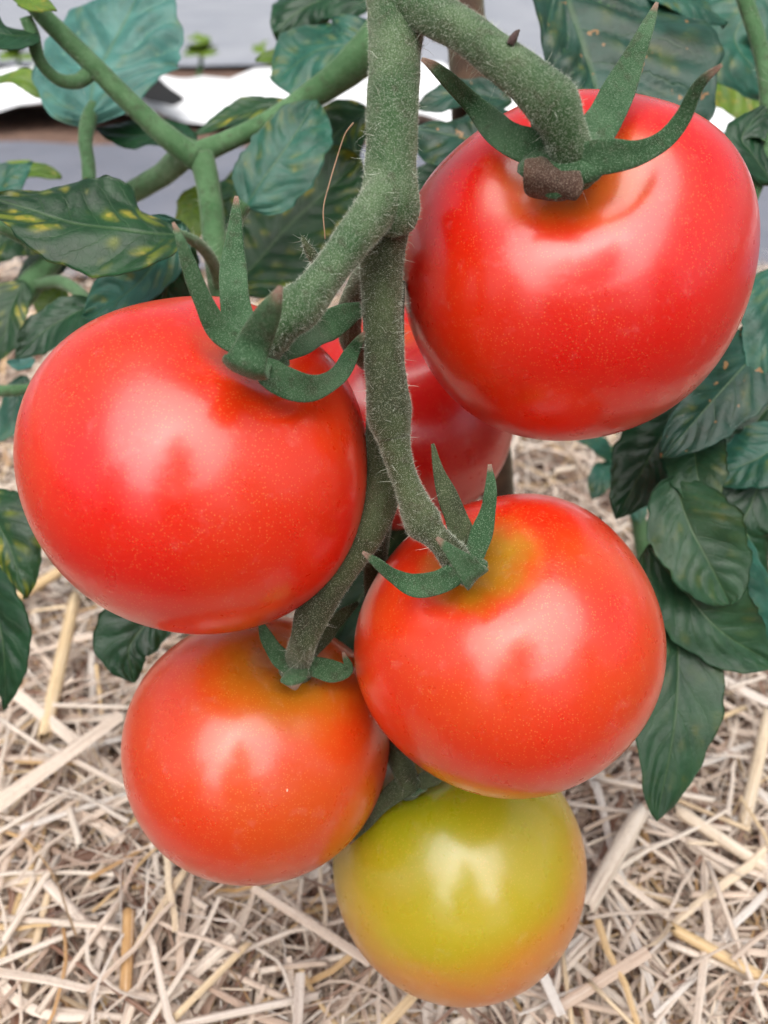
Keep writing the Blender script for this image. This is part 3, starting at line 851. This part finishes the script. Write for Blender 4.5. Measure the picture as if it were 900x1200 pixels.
# tomato D
c = calyx('D', (349, 782, 19, .001)); D = lambda x, y, l: on('D', x, y, l)
sepal([(346, 784, D(346, 784, .001), 10), (328, 770, D(328, 770, .003), 11), (313, 748, D(318, 755, .005), 8), (303, 722, D(318, 755, .007), 2)], 'D', c, seed=80, mat=M['sepal'], hairs=600)
sepal([(350, 778, D(350, 778, .002), 12), (344, 792, D(344, 792, .0035), 16), (344, 801, D(344, 801, .003), 12), (346, 808, D(346, 808, .001), 3)], 'D', c, seed=84, mat=M['sepal'], hairs=600, sidehint=(1, .1, 0), dry=1.2)
sepal([(352, 778, D(352, 778, .001), 9), (372, 782, D(372, 782, .003), 13), (392, 787, D(392, 787, .0045), 12), (408, 784, D(406, 786, .007), 7), (402, 764, D(404, 775, .011), 1.5)], 'D', c, seed=88, mat=M['sepal'], hairs=600)
sepal([(354, 774, D(354, 775, .001), 10), (376, 748, D(368, 765, .001), 11), (398, 724, D(368, 765, -.002), 8), (420, 706, D(368, 765, -.004), 2)], 'D', c, seed=90, mat=M['stem_dark'], tip=False, hairs=300)
# tomato E
c = calyx('E', (488, 922, 13, .0)); D = lambda x, y, l: on('E', x, y, l)
sepal([(494, 914, D(490, 922, .001), 9), (474, 920, D(474, 924, .003), 12), (452, 938, D(452, 940, .004), 10), (430, 964, D(432, 964, .004), 6.5), (409, 989, D(416, 984, .004), 1.5)], 'E', c, seed=92, mat=M['stem_dark'], hairs=500, cup=-.5)
sepal([(490, 918, D(490, 922, .001), 9), (512, 908, D(506, 918, .003), 10), (534, 904, D(510, 918, .004), 2)], 'E', c, seed=94, mat=M['stem_dark'], hairs=200)

# ------------------------------------------------------------------ leaves
def leaflet(parent, rows, wl, wr, mats, nhint=(0, .25, 1), fold=.12, quilt=.10, nveins=7.0, wave=.05, seed=0, a=.55, b=.85, teeth=.03, label=None, curl=0.0):
    """a tomato leaflet. rows: (x, y, depth) along the midrib; wl/wr: half widths in picture units either side"""
    nt, ns = 54, 33
    rr = np.random.default_rng(seed)
    ctr = catmull(np.array([P(x, y, d) for x, y, d in rows]), nt)
    dm = np.mean([r[2] for r in rows])
    quilt *= .75 if mats is L_grey else 1.3; wave *= 1.8; curl = curl + rr.uniform(-.22, .08); teeth *= 1.3
    t = nrm(np.gradient(ctr, axis=0))
    nh = np.broadcast_to(cam_dir(*nhint), ctr.shape)
    side = nrm(np.cross(t, nh)); nor = np.cross(side, t)
    k = np.linspace(0, 1, nt)
    pk = a / (a + b)
    pf = (np.maximum(k, 1e-4) ** a * (1 - k) ** b) / (pk ** a * (1 - pk) ** b)
    ph = rr.uniform(0, 6.28, 10)
    s = np.linspace(-1, 1, ns)
    jag = lambda q: 1 + teeth * (np.sin(k * 19 + ph[q]) + .7 * np.sin(k * 37 + ph[q + 1]) + .4 * np.sin(k * 71 + ph[q + 2]))
    WL = wl * dm / FPX * pf * jag(0); WR = wr * dm / FPX * pf * jag(3)
    S, K = s[None], k[:, None]
    W = np.where(S < 0, WL[:, None], WR[:, None])
    aS = np.abs(S)
    phs = (K - .24 * aS ** 1.15) * nveins + np.sign(S) * .22 + .22 * np.sin(K * 13 + ph[7] + S * 2) + .12 * np.sin(S * 7 + ph[8])
    cell = np.abs(np.sin(np.pi * (phs + .0))) ** .6        # zero on the veins (fract .0)
    mw = max(wl, wr) * dm / FPX
    hq = quilt * mw * .35 * (cell - .5) * np.clip(aS * 4, 0, 1) * (1 - aS ** 4)
    h = fold * W * aS + hq + .05 * mw * np.sin(K * 5 + ph[9] + S * 2.5) * np.sin(S * 3 + ph[8] + K * 4)
    h = h + wave * mw * aS ** 2 * np.sin(K * 9 + ph[6] + np.sign(S) * 1.3) + curl * mw * aS ** 2.2
    # leaflets are not perfectly straight across: slight sweep forward
    sweep = .10 * W * aS
    V = ctr[:, None] + side[:, None] * (S * W)[..., None] + nor[:, None] * h[..., None] + t[:, None] * sweep[..., None]
    # bottom face
    th = .00028
    gu = np.gradient(V, axis=0); gv = np.gradient(V, axis=1)
    nn = nrm(np.cross(gv, gu)); nn[0] = nn[1]; nn[-1] = nn[-2]
    fl = np.sign((nn * nor[:, None]).sum(-1).mean()) or 1
    nn = nn * fl
    Vb = V - nn * th
    m = nt * ns
    i = np.arange(nt - 1)[:, None] * ns; j = np.arange(ns - 1)[None]
    F1 = np.stack([i + j, i + j + 1, i + ns + j + 1, i + ns + j], -1).reshape(-1, 4)
    A = V.reshape(-1, 3); f0 = F1[len(F1) // 2 + 3]
    fn = np.cross(A[f0[1]] - A[f0[0]], A[f0[2]] - A[f0[0]])
    if fn @ nn.reshape(-1, 3)[f0[0]] < 0: F1 = F1[:, ::-1]
    F2 = F1[:, ::-1] + m
    rim = [q for q in range(ns)] + [q * ns + ns - 1 for q in range(1, nt)] + [(nt - 1) * ns + q for q in range(ns - 2, -1, -1)] + [q * ns for q in range(nt - 2, 0, -1)]
    rim = np.array(rim); rn = np.roll(rim, -1)
    F3 = np.stack([rim, rn, rn + m, rim + m], -1)
    uv = np.stack(np.broadcast_arrays((S + 1) / 2, K), -1).reshape(-1, 2)
    o = mesh_obj('leaflet', np.vstack([A, Vb.reshape(-1, 3)]), np.vstack([F1, F2, F3]), mats, parent, uv=np.vstack([uv, uv]),
                 mat_index=[0] * len(F1) + [1] * len(F2) + [0] * len(F3))
    if label: o['label'] = label
    return o

def leaf_thing(base, label):
    return empty('tomato_leaf', P(*base), label, 'leaf', 'tomato plant leaves')
def rachis(parent, rows, name='rachis', seed=0, mat='rachis', fuzz=1500):
    return stalk(name, rows, M[mat], parent, .03, 40, 14, seed, fuzz, 90 if fuzz else 0)

# upper left compound leaf
t = leaf_thing((262, 350, .24), 'branching tomato leaf with mottled leaflets spreading over the upper left')
rachis(t, [(10, -30, .225, 8), (50, 18, .228, 10.5), (100, 68, .232, 11.5), (160, 128, .238, 12), (205, 168, .242, 14), (232, 186, .244, 15)], seed=100)
rachis(t, [(222, 184, .244, 15), (265, 166, .246, 11), (320, 140, .248, 12), (380, 102, .246, 16), (425, 66, .240, 22), (470, 20, .236, 27)], seed=101)
rachis(t, [(224, 176, .246, 14), (205, 192, .26, 14), (190, 205, .27, 13), (150, 228, .285, 12), (110, 250, .29, 12)], seed=102, name='petiolule')
rachis(t, [(236, 182, .244, 15), (246, 230, .244, 14), (252, 290, .240, 14), (260, 345, .236, 14), (275, 400, .235, 14)], seed=103)
rachis(t, [(108, 84, .234, 9), (90, 96, .232, 8), (66, 92, .228, 7), (46, 70, .224, 7), (38, 40, .222, 8), (30, 20, .220, 7)], seed=104, name='petiolule')
leaflet(t, [(42, 40, .221), (10, 42, .216), (-40, 30, .212)], 30, 28, L_dark, (0, .5, 1), .1, seed=200)
leaflet(t, [(20, -14, .222), (40, 4, .218), (66, 12, .216)], 16, 16, L_yell, (0, .5, 1), .1, seed=201)
rachis(t, [(104, 235, .252, 8), (104, 196, .256, 8), (100, 165, .258, 8), (104, 140, .260, 9), (110, 122, .262, 6)], seed=105, name='petiolule')
leaflet(t, [(104, 138, .260), (112, 90, .268), (138, 35, .276), (188, -50, .282)], 74, 88, L_pale, (0, .35, 1), .14, .30, 6, .05, 202, .42, .8, label='pale bluish green leaflet with sky sheen in its colour')
rachis(t, [(207, 274, .196, 6), (230, 284, .205, 6.5), (248, 305, .220, 7), (258, 335, .234, 7)], seed=106, name='petiolule')
leaflet(t, [(209, 273, .196), (165, 272, .192), (95, 262, .190), (40, 245, .190), (-12, 232, .192)], 62, 84, L_spot, (0, .55, 1), -.10, .10, 5, .05, 203, .42, .78, label='dark leaflet with yellow mottling between its veins')
rachis(t, [(288, 238, .240, 8), (278, 258, .242, 7), (268, 285, .242, 7)], seed=107, name='petiolule')
leaflet(t, [(287, 242, .240), (312, 205, .238), (340, 165, .238), (372, 118, .242)], 42, 52, L_blue, (0, .2, 1), .06, .14, 5.5, .04, 204, .40, .62)
leaflet(t, [(262, 345, .262), (300, 310, .268), (350, 255, .275), (420, 190, .28)], 74, 80, L_spot, (0, .3, 1), .06, .12, 8, .06, 205, .45, .6, .05)
leaflet(t, [(215, 262, .215), (180, 312, .218), (150, 345, .222), (100, 372, .228)], 44, 50, L_blue, (0, .4, 1), .2, .18, 6, .06, 206, .45, .7)
leaflet(t, [(214, 262, .222), (204, 300, .226), (196, 340, .230), (190, 390, .235)], 30, 30, L_dark, (.3, .3, 1), .25, .2, 6, .06, 207)
leaflet(t, [(440, 40, .262), (405, 50, .260), (365, 62, .262), (318, 92, .266)], 62, 62, L_blue, (.1, .5, 1), -.12, .14, 6, .06, 208, .5, .6)
leaflet(t, [(436, 0, .275), (400, -5, .275), (360, 5, .275), (320, 40, .275)], 40, 60, L_dark, (.1, .6, 1), .1, .14, 6, .06, 209)
leaflet(t, [(340, 118, .262), (300, 128, .262), (262, 140, .262), (228, 158, .262)], 26, 22, L_spot, (0, .6, 1), .1, .12, 6, .05, 210)
leaflet(t, [(436, 130, .285), (400, 150, .288), (370, 190, .290), (350, 250, .292)], 60, 40, L_spot, (0, .4, 1), .1, .12, 6, .05, 212)
leaflet(t, [(228, 172, .262), (190, 160, .268), (150, 158, .272), (110, 150, .276)], 26, 30, L_dark, (0, .6, 1), .1, .12, 6, .05, 213)
leaflet(t, [(262, 300, .30), (285, 262, .305), (305, 230, .31), (312, 190, .315)], 36, 30, L_yell, (0, .4, 1), .1, .12, 6, .05, 214)
leaflet(t, [(330, 170, .31), (300, 205, .31), (270, 225, .312), (222, 232, .315)], 30, 26, L_spot, (0, .5, 1), .1, .12, 6, .05, 215)
leaflet(t, [(60, 118, .275), (40, 100, .275), (22, 92, .275), (-12, 96, .275)], 14, 16, L_yell, (0, .5, 1), .1, .12, 6, .05, 216)
leaflet(t, [(395, 10, .285), (365, 30, .288), (340, 58, .29), (300, 72, .292)], 20, 18, L_yell, (0, .5, 1), .1, .12, 6, .05, 217)
leaflet(t, [(240, 215, .28), (225, 250, .28), (222, 290, .28)], 24, 20, L_yell, (0, .3, 1), .1, .12, 6, .05, 211)

# left edge leaves
t = leaf_thing((0, 400, .28), 'low tomato leaf on a brownish stalk at the left edge above the red tomato')
rachis(t, [(-30, 440, .275, 15), (5, 375, .278, 15), (35, 335, .282, 14), (70, 292, .286, 12), (90, 250, .29, 10)], seed=110)
rachis(t, [(10, 368, .278, 7), (-8, 345, .272, 7), (-25, 310, .268, 7)], seed=111, name='petiolule')
rachis(t, [(40, 335, .282, 6), (70, 330, .272, 7), (95, 345, .262, 7), (108, 362, .252, 5)], seed=112, name='petiolule')
leaflet(t, [(112, 358, .250), (85, 368, .246), (52, 388, .244), (18, 420, .244)], 32, 26, L_dark, (0, .35, 1), .12, .12, 6, .05, 220)
leaflet(t, [(75, 330, .30), (60, 350, .30), (45, 375, .30)], 26, 26, L_yell, (0, .5, 1), .1, .1, 6, .05, 221)
leaflet(t, [(30, 330, .268), (14, 360, .266), (4, 395, .266), (-20, 430, .268)], 22, 34, L_spot, (0, .4, 1), .1, .1, 6, .05, 224)
leaflet(t, [(92, 262, .30), (75, 290, .298), (50, 312, .296), (15, 330, .296)], 26, 30, L_dark, (0, .5, 1), .1, .1, 6, .05, 227)
leaflet(t, [(30, 440, .30), (20, 470, .30), (10, 500, .30), (-15, 520, .30)], 16, 20, L_blue, (0, .5, 1), .1, .1, 6, .05, 228)
leaflet(t, [(50, 255, .285), (20, 275, .28), (-20, 300, .275)], 40, 50, L_spot, (0, .5, 1), .1, .1, 6, .05, 222)
leaflet(t, [(40, 420, .262), (25, 428, .26), (8, 424, .258)], 9, 10, L_pale, (0, .5, 1), .1, .1, 6, .05, 223)
rachis(t, [(-20, 458, .25, 6), (10, 458, .25, 7), (40, 454, .252, 6), (70, 440, .256, 6)], seed=113, name='petiolule')
t = leaf_thing((0, 220, .27), 'bluish leaflet with a yellowing one behind it at the upper left edge')
rachis(t, [(-30, 255, .25, 8), (0, 265, .252, 8), (25, 278, .258, 7), (45, 292, .262, 6)], seed=115)
leaflet(t, [(-25, 250, .262), (-4, 222, .262), (12, 205, .262), (38, 190, .264)], 24, 30, L_blue, (0, .4, 1), .1, .14, 6, .05, 225)
leaflet(t, [(-20, 225, .29), (10, 205, .29), (40, 200, .29), (72, 208, .29)], 20, 18, L_yell, (0, .6, 1), .1, .1, 6, .05, 226)

t = leaf_thing((0, 700, .22), 'dark tomato leaf hanging at the left edge beside the red tomato')
rachis(t, [(-60, 560, .225, 6), (-30, 590, .222, 6), (-15, 640, .222, 6), (-10, 700, .224, 5)], seed=118)
leaflet(t, [(-28, 575, .222), (-5, 610, .218), (14, 650, .216), (28, 702, .216)], 40, 28, L_spot, (-.2, .3, 1), .12, .14, 6, .05, 230)
leaflet(t, [(-25, 660, .222), (-6, 715, .219), (5, 765, .218), (4, 832, .22)], 40, 30, L_dark, (-.3, .3, 1), .15, .14, 6, .05, 231)

t = leaf_thing((180, 735, .225), 'small dark leaf peeping out between the left red and the orange tomato')
rachis(t, [(250, 700, .226, 5), (215, 705, .226, 5), (190, 712, .224, 4)], seed=120)
leaflet(t, [(205, 700, .226), (175, 728, .223), (152, 760, .222), (158, 800, .222)], 30, 50, L_dark, (0, .3, 1), .15, .14, 6, .06, 232)

# leaves seen through the gap in the cluster
t = leaf_thing((430, 700, .27), 'shaded dark leaf behind the stalks in the middle of the cluster')
rachis(t, [(470, 560, .285, 8), (460, 620, .28, 8), (440, 680, .275, 7)], seed=122)
leaflet(t, [(480, 600, .28), (440, 670, .268), (400, 740, .262), (380, 810, .26)], 60, 60, L_dark, (0, .2, 1), .1, .14, 6, .06, 233)
leaflet(t, [(430, 642, .30), (462, 634, .296), (500, 630, .295)], 14, 14, L_yell, (0, .5, 1), .1, .1, 6, .05, 235)
leaflet(t, [(500, 690, .27), (460, 720, .262), (430, 770, .256), (420, 850, .25)], 50, 40, L_dark, (0, .2, 1), .1, .14, 6, .06, 234)

# upper right
t = leaf_thing((700, 100, .23), 'large dark blemished tomato leaf behind the upper right tomato')
rachis(t, [(600, -120, .245, 9), (625, -70, .242, 9), (650, -25, .238, 8)], seed=125)
leaflet(t, [(648, -40, .238), (672, 20, .232), (694, 80, .228), (706, 150, .226), (712, 230, .226)], 150, 52, L_torn, (.05, .3, 1), .06, .16, 7, .07, 240, .35, .55, .02, label='big leaflet with brown blemishes on its left half')
leaflet(t, [(740, -30, .242), (775, -15, .240), (815, 5, .240), (853, 27, .242)], 24, 30, L_blue, (0, .5, 1), .1, .12, 6, .05, 241)
leaflet(t, [(640, 160, .232), (585, 160, .23), (535, 158, .23), (478, 150, .232)], 62, 52, L_torn, (0, .4, 1), .1, .14, 6, .05, 242)
leaflet(t, [(600, 120, .25), (565, 112, .25), (530, 112, .25), (488, 128, .25)], 30, 26, L_torn, (0, .5, 1), .1, .12, 6, .05, 247)
leaflet(t, [(560, 190, .245), (530, 210, .245), (500, 225, .245), (470, 260, .245)], 40, 40, L_dark, (0, .4, 1), .1, .14, 6, .05, 243)

t = leaf_thing((895, 200, .225), 'tomato leaf on an upright stalk at the upper right edge')
rachis(t, [(862, -30, .228, 8), (878, 15, .228, 9), (894, 70, .226, 9), (900, 130, .225, 9), (890, 200, .226, 9), (872, 250, .23, 9)], seed=128)
leaflet(t, [(900, -30, .27), (880, 10, .268), (862, 50, .268), (905, 108, .27)], 50, 60, L_blue, (0, .4, 1), .06, .12, 6, .05, 244)
leaflet(t, [(780, 10, .33), (820, 50, .33), (860, 95, .33), (905, 140, .33)], 60, 60, L_yell, (0, .5, 1), .06, .12, 8, .05, 245, label='yellowing leaflet far behind')
leaflet(t, [(905, 215, .224), (880, 180, .222), (870, 158, .222), (905, 120, .224)], 22, 30, L_dark, (.1, .3, 1), .15, .12, 6, .05, 246)

# right middle
t = leaf_thing((905, 400, .22), 'folded drooping tomato leaf at the right edge below the big red tomato')
rachis(t, [(960, 330, .226, 9), (930, 380, .226, 8), (905, 420, .228, 7), (880, 470, .230, 7), (840, 520, .232, 6)], seed=130)
leaflet(t, [(912, 310, .218), (905, 360, .214), (902, 410, .212), (906, 470, .212)], 30, 34, L_blue, (0, .3, 1), .12, .14, 6, .05, 250)
leaflet(t, [(915, 385, .220), (880, 420, .214), (835, 470, .210), (776, 536, .208)], 46, 40, L_torn, (.35, .45, 1), .35, .16, 7, .05, 251, .6, .75)
leaflet(t, [(905, 388, .224), (862, 412, .219), (818, 462, .215), (774, 534, .213)], 26, 26, L_grey, (-.3, .2, 1), .15, .14, 7, .05, 252)
leaflet(t, [(905, 470, .232), (870, 520, .230), (850, 570, .23), (840, 640, .232)], 60, 60, L_dark, (0, .3, 1), .1, .14, 7, .05, 253)
leaflet(t, [(930, 500, .226), (900, 530, .224), (870, 545, .224), (830, 560, .226)], 40, 40, L_blue, (0, .6, 1), .1, .14, 7, .05, 254)

t = leaf_thing((800, 520, .226), 'drooping grey-green tomato leaf cluster to the right of the middle tomato')
rachis(t, [(850, 480, .224, 6), (822, 510, .223, 6), (802, 545, .222, 6), (785, 580, .222, 6)], seed=133)
leaflet(t, [(812, 495, .222), (815, 540, .215), (822, 575, .212), (838, 608, .212)], 34, 34, L_grey, (-.3, .2, 1), .2, .14, 6, .08, 255)
leaflet(t, [(790, 560, .214), (806, 610, .209), (828, 655, .207), (856, 708, .207)], 52, 50, L_grey, (-.25, .3, 1), .28, .18, 7, .08, 256, .5, .6)
leaflet(t, [(758, 640, .216), (800, 690, .212), (845, 740, .210), (908, 778, .212)], 52, 46, L_grey, (-.3, .2, 1), .30, .16, 7, .07, 257, .5, .75)
leaflet(t, [(838, 600, .219), (862, 655, .216), (872, 710, .215), (904, 780, .215)], 44, 36, L_blue, (.3, .3, 1), .15, .18, 7, .06, 258, .55, .6)
leaflet(t, [(786, 640, .224), (795, 740, .214), (790, 850, .208), (770, 962, .206)], 52, 50, L_grey, (.05, .1, 1), .10, .16, 9, .05, 259, .6, .7, label='long pointed leaflet hanging lowest')
leaflet(t, [(800, 478, .236), (770, 520, .232), (748, 560, .23), (722, 608, .23)], 40, 42, L_dark, (-.1, .3, 1), .1, .14, 7, .05, 260)
leaflet(t, [(900, 545, .228), (880, 590, .226), (868, 630, .226), (900, 700, .228)], 46, 46, L_dark, (.1, .3, 1), .12, .14, 7, .05, 261)

# young shoot behind, on the straw
t = leaf_thing((745, 640, .33), 'small green shoot growing from the straw behind the middle tomato')
rachis(t, [(756, 670, .34, 9), (750, 620, .335, 9), (735, 560, .33, 7), (715, 525, .325, 5)], seed=140)
for q, (rows, w) in enumerate([([(720, 540, .325), (700, 520, .32), (672, 512, .318)], 12), ([(722, 545, .325), (705, 560, .32), (694, 585, .318)], 16), ([(728, 540, .325), (745, 528, .32), (762, 520, .32)], 14), ([(735, 560, .328), (745, 585, .325), (750, 615, .322)], 16)]):
    leaflet(t, rows, w, w, L_blue, (0, .4, 1), .12, .14, 5, .05, 270 + q)

# old brown main stem behind the truss
o = stalk('plant_stem', [(540, -60, .262, 24), (546, 20, .262, 25), (552, 90, .262, 25), (560, 200, .262, 24), (575, 480, .28, 20), (590, 650, .30, 20)], fuzz_stem_mat('woody_stem', lin(58, 42, 32), lin(84, 62, 46), lin(118, 96, 78)), None, .08, 50, 18, 150)
tag(o, 'brown woody main stem behind the upper right tomato', 'plant stem')

# unseen leafy stand-ins for the viewer's silhouette, added to notch the fruit highlights
def flat_leaf(name, L, w, mats, seed):
    """leaflet along +X from the origin, drooping at the tip"""
    rr = np.random.default_rng(seed)
    nt, ns = 16, 9
    k = np.linspace(0, 1, nt)[:, None]; q = np.linspace(-1, 1, ns)[None]
    pf = np.maximum(k, 1e-3) ** .5 * (1 - k) ** .75 * 1.75 * (1 + .07 * np.sin(k * 21 + rr.uniform(0, 6)))
    X = L * k + 0 * q; Y = w * pf * q
    Z = -.25 * L * k ** 2 + .15 * w * np.abs(q) * pf + .004 * np.sin(k * 16) * np.abs(q)
    V = np.stack([X, Y, Z], -1).reshape(-1, 3)
    Vb = V - np.array([0, 0, .0004]); m = len(V)
    a = np.arange(nt - 1)[:, None] * ns; b = np.arange(ns - 1)[None]
    F1 = np.stack([a + b, a + ns + b, a + ns + b + 1, a + b + 1], -1).reshape(-1, 4)
    uv = np.stack(np.broadcast_arrays((q + 1) / 2, k), -1).reshape(-1, 2)
    me = mesh_obj(name, np.vstack([V, Vb]), np.vstack([F1, F1[:, ::-1] + m]), mats, uv=np.vstack([uv, uv]), mat_index=[0] * len(F1) + [1] * len(F1))
    data = me.data; base = me.location.copy()
    data.transform(__import__('mathutils').Matrix.Translation(base))
    bpy.data.objects.remove(me)
    return data
def blocker_plant(px, py, height, spread, n, seed, label):
    rr = np.random.default_rng(seed)
    t = empty('highlight_blocker_plant', (px, py, 0), label, 'tomato plant', 'unseen plants added to notch the highlights')
    pts = [(px, py, -.01, .008), (px + .01, py, height * .5, .007), (px - .01, py + .01, height * .97, .004)]
    v, f, uv, _ = tube_geo(pts, 10, 20, .03)
    mesh_obj('stem', v, f, M['rachis'], t, uv=uv)
    protos = [flat_leaf('leaflet', .095, .040, L_dark, seed + q) for q in range(3)]
    vr, fr, uvr, _ = tube_geo([(0, 0, 0, .003), (.09, 0, .012, .0024), (.19, 0, -.02, .0014)], 6, 10, .02)
    ro = mesh_obj('leaf', vr, fr, M['rachis'], uv=uvr); rd = ro.data
    rd.transform(__import__('mathutils').Matrix.Translation(ro.location)); bpy.data.objects.remove(ro)
    for i in range(n):
        hgt = height * (.12 + .88 * i / (n - 1))
        sc = spread * (1.0 - .55 * i / (n - 1))
        lf = bpy.data.objects.new('leaf', rd); COL.objects.link(lf); lf.parent = t
        lf.location = (0, 0, hgt); lf.rotation_euler = (rr.normal(0, .15), rr.normal(-.25, .25), i * 2.4 + rr.normal(0, .2)); lf.scale = (sc,) * 3
        for q in range(7):
            u = [.35, .35, .6, .6, .85, .85, 1.0][q]; sg = (1 if q % 2 else -1) if q < 6 else 0
            l = bpy.data.objects.new('leaflet', protos[q % 3]); COL.objects.link(l); l.parent = lf
            l.location = (.19 * u, 0, .02 * math.sin(u * 2.2) - .02 * u); l.rotation_euler = (rr.normal(0, .25), rr.normal(0, .25), sg * (1.1 + rr.normal(0, .12)))
            l.scale = (1.1 if q == 6 else .9,) * 3
blocker_plant(.02, -.46, 1.16, 1.0, 60, 301, 'tall leafy plant added unseen behind the viewer to notch the fruit highlights')
blocker_plant(-.62, -.50, .74, 1.0, 40, 302, 'shorter leafy plant added unseen behind the viewer on the left to block light')
blocker_plant(.66, -.48, .78, 1.0, 40, 303, 'shorter leafy plant added unseen behind the viewer on the right to block light')

# a dry thread hanging beside the fruit stalk
o = stalk('dry_thread', [(414, 144, .142, 1.1), (404, 158, .141, .8), (394, 188, .141, .9), (386, 215, .1405, .8), (379, 245, .140, .8), (381, 280, .139, .7)], fuzz_stem_mat('dry_fibre', lin(150, 116, 90), lin(170, 136, 110), lin(190, 160, 130)), None, .0, 40, 6, 160)
tag(o, 'thin dry brown thread hanging left of the main fruit stalk', 'thread')
stalk('bud_scar', [(598, 52, .1292, 5), (602, 44, .1286, 5), (606, 38, .1284, 3), (609, 35, .1284, 1)], fuzz_stem_mat('dry_scar', lin(60, 42, 44), lin(80, 60, 58), lin(130, 110, 110)), truss, .1, 12, 8, 161)

# small weeds far behind
def weed(x, y, dd, label, seed):
    t = empty('weed', G(x, y, 0), label, 'weed', 'young weeds at the sheet edge')
    b = G(x, y, 0); u, v, d = proj(b)
    stalk('stem', [(x, y, d, 3), (x + 4, y - 22, d, 2.5), (x + 2, y - 40, d, 2)], M['rachis'], t, .02, 12, 8, seed)
    for q in range(3):
        an = q * 2.1 + seed
        leaflet(t, [(x + 2, y - 30, d), (x + 2 + 12 * math.cos(an), y - 36 - 9 * math.sin(an), d - .03), (x + 2 + 24 * math.cos(an), y - 38 - 16 * math.sin(an), d - .02)], 15, 15, L_yell, (0, .8, 1), .1, .1, 5, .05, seed * 10 + q)
weed(232, 92, 0, 'yellow-green weed in front of the pale cloth, upper left', 31)
weed(318, 98, 0, 'yellow-green weed beside the dark leaf left of the stalk', 32)
weed(18, 96, 0, 'yellow-green weed at the upper left edge', 33)

for o in bpy.data.objects:
    if '_base' in o: del o['_base']
